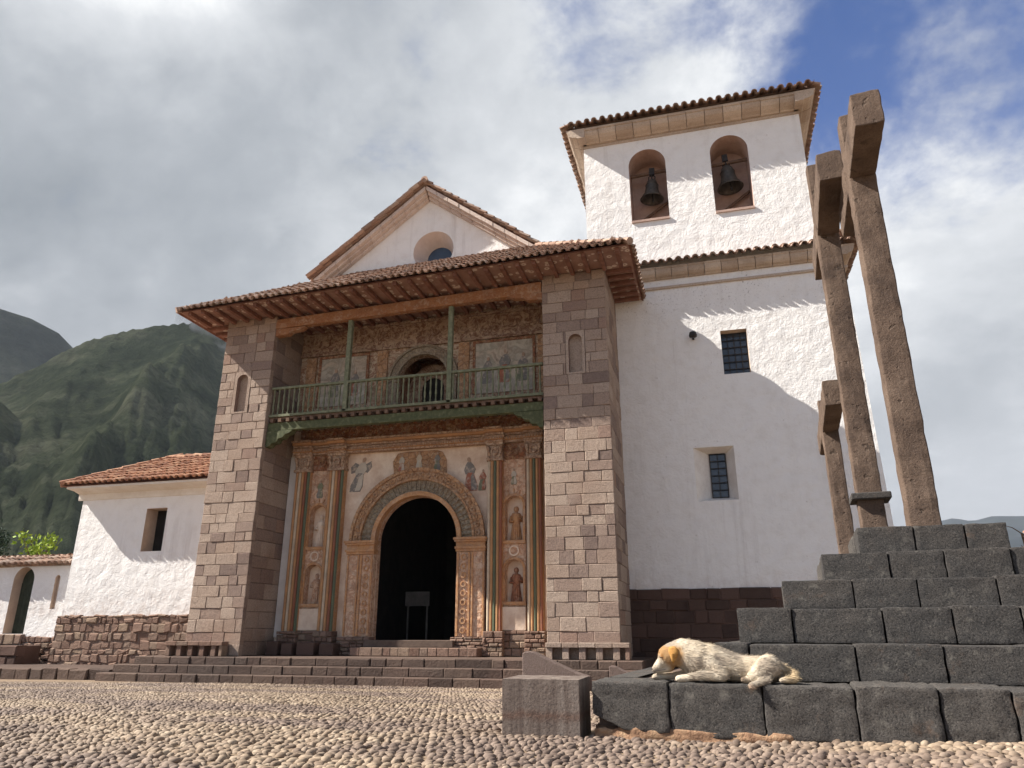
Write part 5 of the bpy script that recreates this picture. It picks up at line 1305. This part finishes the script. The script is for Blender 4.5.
    co = [v.co.copy() for v in me2.vertices]; paint(me2, [tuple(colour(p)) for p in co])
    me2.materials.clear(); me2.materials.append(t.mat)
    for p in me2.polygons: p.use_smooth = True; p.material_index = 0
    rd = random.Random(4)
    # short coat: thin tapering hairs lying back along the body
    hv, hf, hc = [], [], []
    me2.calc_loop_triangles()
    polys = list(me2.polygons); wts = [p.area for p in polys]
    for p in rd.choices(polys, wts, k=15000):
        b = p.center + Vector((rd.uniform(-.004, .004), rd.uniform(-.004, .004), rd.uniform(-.004, .004))); n = p.normal
        if b.z < Z0 + 0.02 and b.y > 0.03: continue
        c = colour(b); hx = (b.x - U0)
        ln = rd.uniform(0.014, 0.030) if hx > 0.26 else rd.uniform(0.006, 0.012)
        if b.x > D(825, 0, 0).x or (hx > 0.22 and hx < 0.5 and b.z < Z0 + 0.12): ln *= 1.5
        f = Vector((1, 0, -0.25)); f = (f - n * f.dot(n)); f = (f.normalized() if f.length > 1e-3 else n) + Vector((rd.uniform(-.4, .4), rd.uniform(-.4, .4), rd.uniform(-.4, .4)))
        d = (f * 0.85 + n * 0.42).normalized() * ln; s = d.cross(n); s = s.normalized() * 0.0017 if s.length > 1e-6 else Vector((0, 0.001, 0))
        k = rd.uniform(0.78, 1.18); i = len(hv); hv += [b - s - n * .002, b + s - n * .002, b + d]; hf.append((i, i + 1, i + 2)); hc += [tuple(c * k)] * 3
    hm = bpy.data.meshes.new('fur'); hm.from_pydata([tuple(Q(*p)) for p in hv], [], hf); paint(hm, hc); hm.materials.append(t.mat)
    for v in me2.vertices: v.co = Q(*v.co)
    dog = bpy.data.objects.new('dog', me2); me2.name = 'dog'; COL.objects.link(dog)
    tag(dog, 'cream dog with a ginger head sleeping on the lowest grey stone course', 'dog')
    def part(mb, name, mat):
        o = mb.build(name, mat, None, 0, lambda x, y, z: Q(x, y, z)); o.parent = dog; return o
    f = bpy.data.objects.new('fur', hm); COL.objects.link(f); f.parent = dog
    blk = mat_noise('dark_nose', [(0.3, (0.015, 0.012, 0.011)), (0.7, (0.05, 0.035, 0.03))], 30, 0.4, 0.1)
    m = MB(); b2 = bmesh.new(); c = D(172, 246, yb - .06); bmesh.ops.create_icosphere(b2, subdivisions=2, radius=1, matrix=Matrix.Translation(c) @ Matrix.Diagonal((0.012, 0.017, 0.013, 1))); b2.verts.index_update()
    m.add([v.co.copy() for v in b2.verts], [tuple(v.index for v in q.verts) for q in b2.faces], 0, True); b2.free(); part(m, 'nose', blk)
    for y in (yb - 0.112, yb + 0.022):
        m = MB(); c = D(226, 184, y); m.tube([c + Vector((-0.014, 0.002, 0.001)), c + Vector((-0.004, -0.003 if y < yb else .003, -0.004)), c + Vector((0.012, 0, -0.001))], [0.002, 0.0045, 0.002], 6); part(m, 'eye', blk)
    m = MB(); m.tube([D(188, 256, yb - .088), D(215, 250, yb - .102), D(245, 247, yb - .105)], [0.002, 0.0025, 0.002], 5); part(m, 'mouth', blk)
    t2 = NT('ginger_ear', 0.85, 0.15); t2.color(t2.ramp(t2.noise(40, 5), [(0.3, (0.33, 0.16, 0.045)), (0.7, (0.50, 0.28, 0.09))])); t2.bump(t2.noise(150, 3), 0.4, 0.005)
    for sgn, y0 in ((-1, yb - 0.118), (1, yb + 0.035)):
        m = MB(); vs = []; fs = []; out = [(272, 132), (300, 128), (322, 145), (318, 172), (302, 198), (291, 216), (284, 205), (277, 180), (268, 155)]
        cx, cy = 294, 165
        for lay, (sc, off) in enumerate(((1.0, 0.0), (0.72, 0.012), (0.0, 0.017))):
            for (a, b) in out: vs.append(D(cx + (a - cx) * sc, cy + (b - cy) * sc, y0 + sgn * (off + 0.012 * max(0, 1 - abs(b - 190) / 60.0))))
        k = len(out)
        for l in range(2): fs += [(l * k + i, l * k + (i + 1) % k, (l + 1) * k + (i + 1) % k, (l + 1) * k + i) for i in range(k)]
        n0 = len(vs); vs += [v + Vector((0, -sgn * 0.010, 0)) for v in vs[:k]]; fs += [tuple(range(n0, n0 + k))] + [(i, (i + 1) % k, n0 + (i + 1) % k, n0 + i) for i in range(k)]
        m.add(vs, fs, 0, True); part(m, 'ear', t2.mat)


make_dog()


# ------------------------------------------------------------------ greenery and the house at the edges
def leaf_mat(name, a, b):
    t = NT(name, 0.7, 0.2); t.color(t.ramp(t.island(), [(0, a), (1, b)])); return t.mat


def tree(base, top, crown, label, mat, n, size, seed, bare=False):
    rd = random.Random(seed); base = Vector(base); t = thing('tree', tuple(base), label, 'tree')
    m = MB(); tips = []
    m.tube([base, base + Vector((0.05, 0, top * 0.4)), base + Vector((-0.03, 0.05, top * 0.8))], [0.11, 0.08, 0.04], 8)
    for i in range(9):
        s = base + Vector((0, 0, top * rd.uniform(0.45, 0.8))); e = base + Vector((rd.uniform(-1, 1) * crown[0], rd.uniform(-1, 1) * crown[0], top * rd.uniform(0.75, 1.0)))
        mid = s.lerp(e, 0.5) + Vector((0, 0, 0.1)); m.tube([s, mid, e], [0.04, 0.028, 0.012], 6); tips += [mid, e]
    m.build('trunk', M['brownwood'], t)
    m = MB()
    for i in range(n):
        c = rd.choice(tips) + Vector((rd.gauss(0, .22), rd.gauss(0, .22), rd.gauss(0, .18))) * crown[1]
        d = Vector((rd.gauss(0, 1), rd.gauss(0, 1), rd.gauss(0, 0.7))).normalized(); s = d.orthogonal().normalized(); s.rotate(Matrix.Rotation(rd.uniform(0, 6.28), 3, d)); q = size * rd.uniform(0.6, 1.3); u = d.cross(s)
        m.add([c - s * q * .45, c - u * q, c + s * q * .45, c + u * q], [(0, 1, 2, 3)])
    m.build('crown', mat, t, recalc=False)


tree((-27.0, 24.5, -0.4), 4.95, (0.50, 0.75), 'small bright yellow-green leafy tree behind the white boundary wall', leaf_mat('bright_leaf', (0.16, 0.26, 0.02), (0.34, 0.42, 0.05)), 700, 0.10, 5)
tree((-29.5, 24.5, -0.4), 5.3, (0.55, 1.2), 'dark blue-green bushy tree at the left end behind the wall', leaf_mat('dark_leaf', (0.02, 0.04, 0.025), (0.05, 0.08, 0.05)), 2200, 0.09, 8)
rd = random.Random(2); tw_ = MB(); bb = Vector((9.1, 25.6, -0.4))
tw_.tube([bb, bb + Vector((0.1, 0, 2.2)), bb + Vector((0.0, 0, 4.0))], [0.07, 0.05, 0.03], 6)
for i in range(14):
    s = bb + Vector((0.05, 0, rd.uniform(2.6, 4.0))); e = s + Vector((rd.uniform(-.6, .7), rd.uniform(-.3, .3), rd.uniform(-.05, .45))); tw_.tube([s, s.lerp(e, .6) + Vector((0, 0, .05)), e], [0.02, 0.014, 0.008], 5)
tag(tw_.build('bare_shrub', M['brownwood']), 'bare thin shrub poking up behind the pedestal at the right edge', 'shrub')

house = thing('house', (13, 30, -0.4), 'small cream house with orange tiled roof at the right edge', 'house')
m = MB(); m.box(11.35, 18, 28.2, 34, -0.5, 2.63); m.build('wall', mat_plaster_smooth('cream_house_wall', (0.66, 0.56, 0.42), (0.55, 0.45, 0.34)), house)
m = MB(); m.box(13.2, 14.2, 28.14, 28.195, 0.7, 1.8); m.build('window', M['glass'], house)
tl = MB(); th = R(24); S_ = Vector((0, math.cos(th), math.sin(th))); tile_field(tl, (11.2, 27.8, 2.66), Vector((1, 0, 0)), S_, Vector((1, 0, 0)).cross(S_), lambda u, s: True, 7.0, 3.7, 0.22, 0.36, 0.09)
hr = tl.build('roof', M['tileorange'], house, recalc=False)
m = MB(); m.prism([(27.85, 2.64), (34.35, 2.64), (31.1, 4.08)], 'x', 11.25, 18.3); m.build('roof_deck', M['wood'], hr)


# ------------------------------------------------------------------ air
def make_haze():
    m = MB(); m.box(-7500, 7500, -7500, 7500, -70, 1250)
    t = bpy.data.materials.new('haze_air'); t.use_nodes = True; n = t.node_tree.nodes; n.clear()
    o = n.new('ShaderNodeOutputMaterial'); v = n.new('ShaderNodeVolumePrincipled'); v.inputs['Color'].default_value = (0.86, 0.91, 1.0, 1); v.inputs['Density'].default_value = 0.00009
    t.node_tree.links.new(v.outputs[0], o.inputs['Volume'])
    structure(m.build('haze', t), 'stuff')


make_haze()


def make_mist():
    bm = bmesh.new()
    for az, el, d, r in ((-39.6, 21.5, 1310, 36), (-38.6, 21.0, 1290, 44), (-37.6, 20.3, 1280, 46), (-40.7, 21.9, 1320, 26), (-38.2, 19.6, 1260, 26)):
        p = Vector((math.sin(R(az)), math.cos(R(az)), math.tan(R(el)))) * d
        bmesh.ops.create_icosphere(bm, subdivisions=3, radius=1, matrix=Matrix.Translation(p) @ Matrix.Diagonal((r * 1.3, r * 1.3, r, 1)))
    me = bpy.data.meshes.new('mist'); bm.to_mesh(me); bm.free(); o = bpy.data.objects.new('mist', me); COL.objects.link(o)
    t = bpy.data.materials.new('mist_air'); t.use_nodes = True; n = t.node_tree.nodes; n.clear(); l = t.node_tree.links
    out = n.new('ShaderNodeOutputMaterial'); v = n.new('ShaderNodeVolumePrincipled'); v.inputs['Color'].default_value = (1, 1, 1, 1)
    tc = n.new('ShaderNodeTexCoord'); ns = n.new('ShaderNodeTexNoise'); ns.inputs['Scale'].default_value = 0.022; ns.inputs['Detail'].default_value = 4
    mr = n.new('ShaderNodeMapRange'); mr.inputs[1].default_value = 0.42; mr.inputs[2].default_value = 0.72; mr.inputs[4].default_value = 0.04
    l.new(tc.outputs['Object'], ns.inputs['Vector']); l.new(ns.outputs[0], mr.inputs[0]); l.new(mr.outputs[0], v.inputs['Density']); l.new(v.outputs[0], out.inputs['Volume'])
    me.materials.append(t); structure(o, 'stuff')


make_mist()
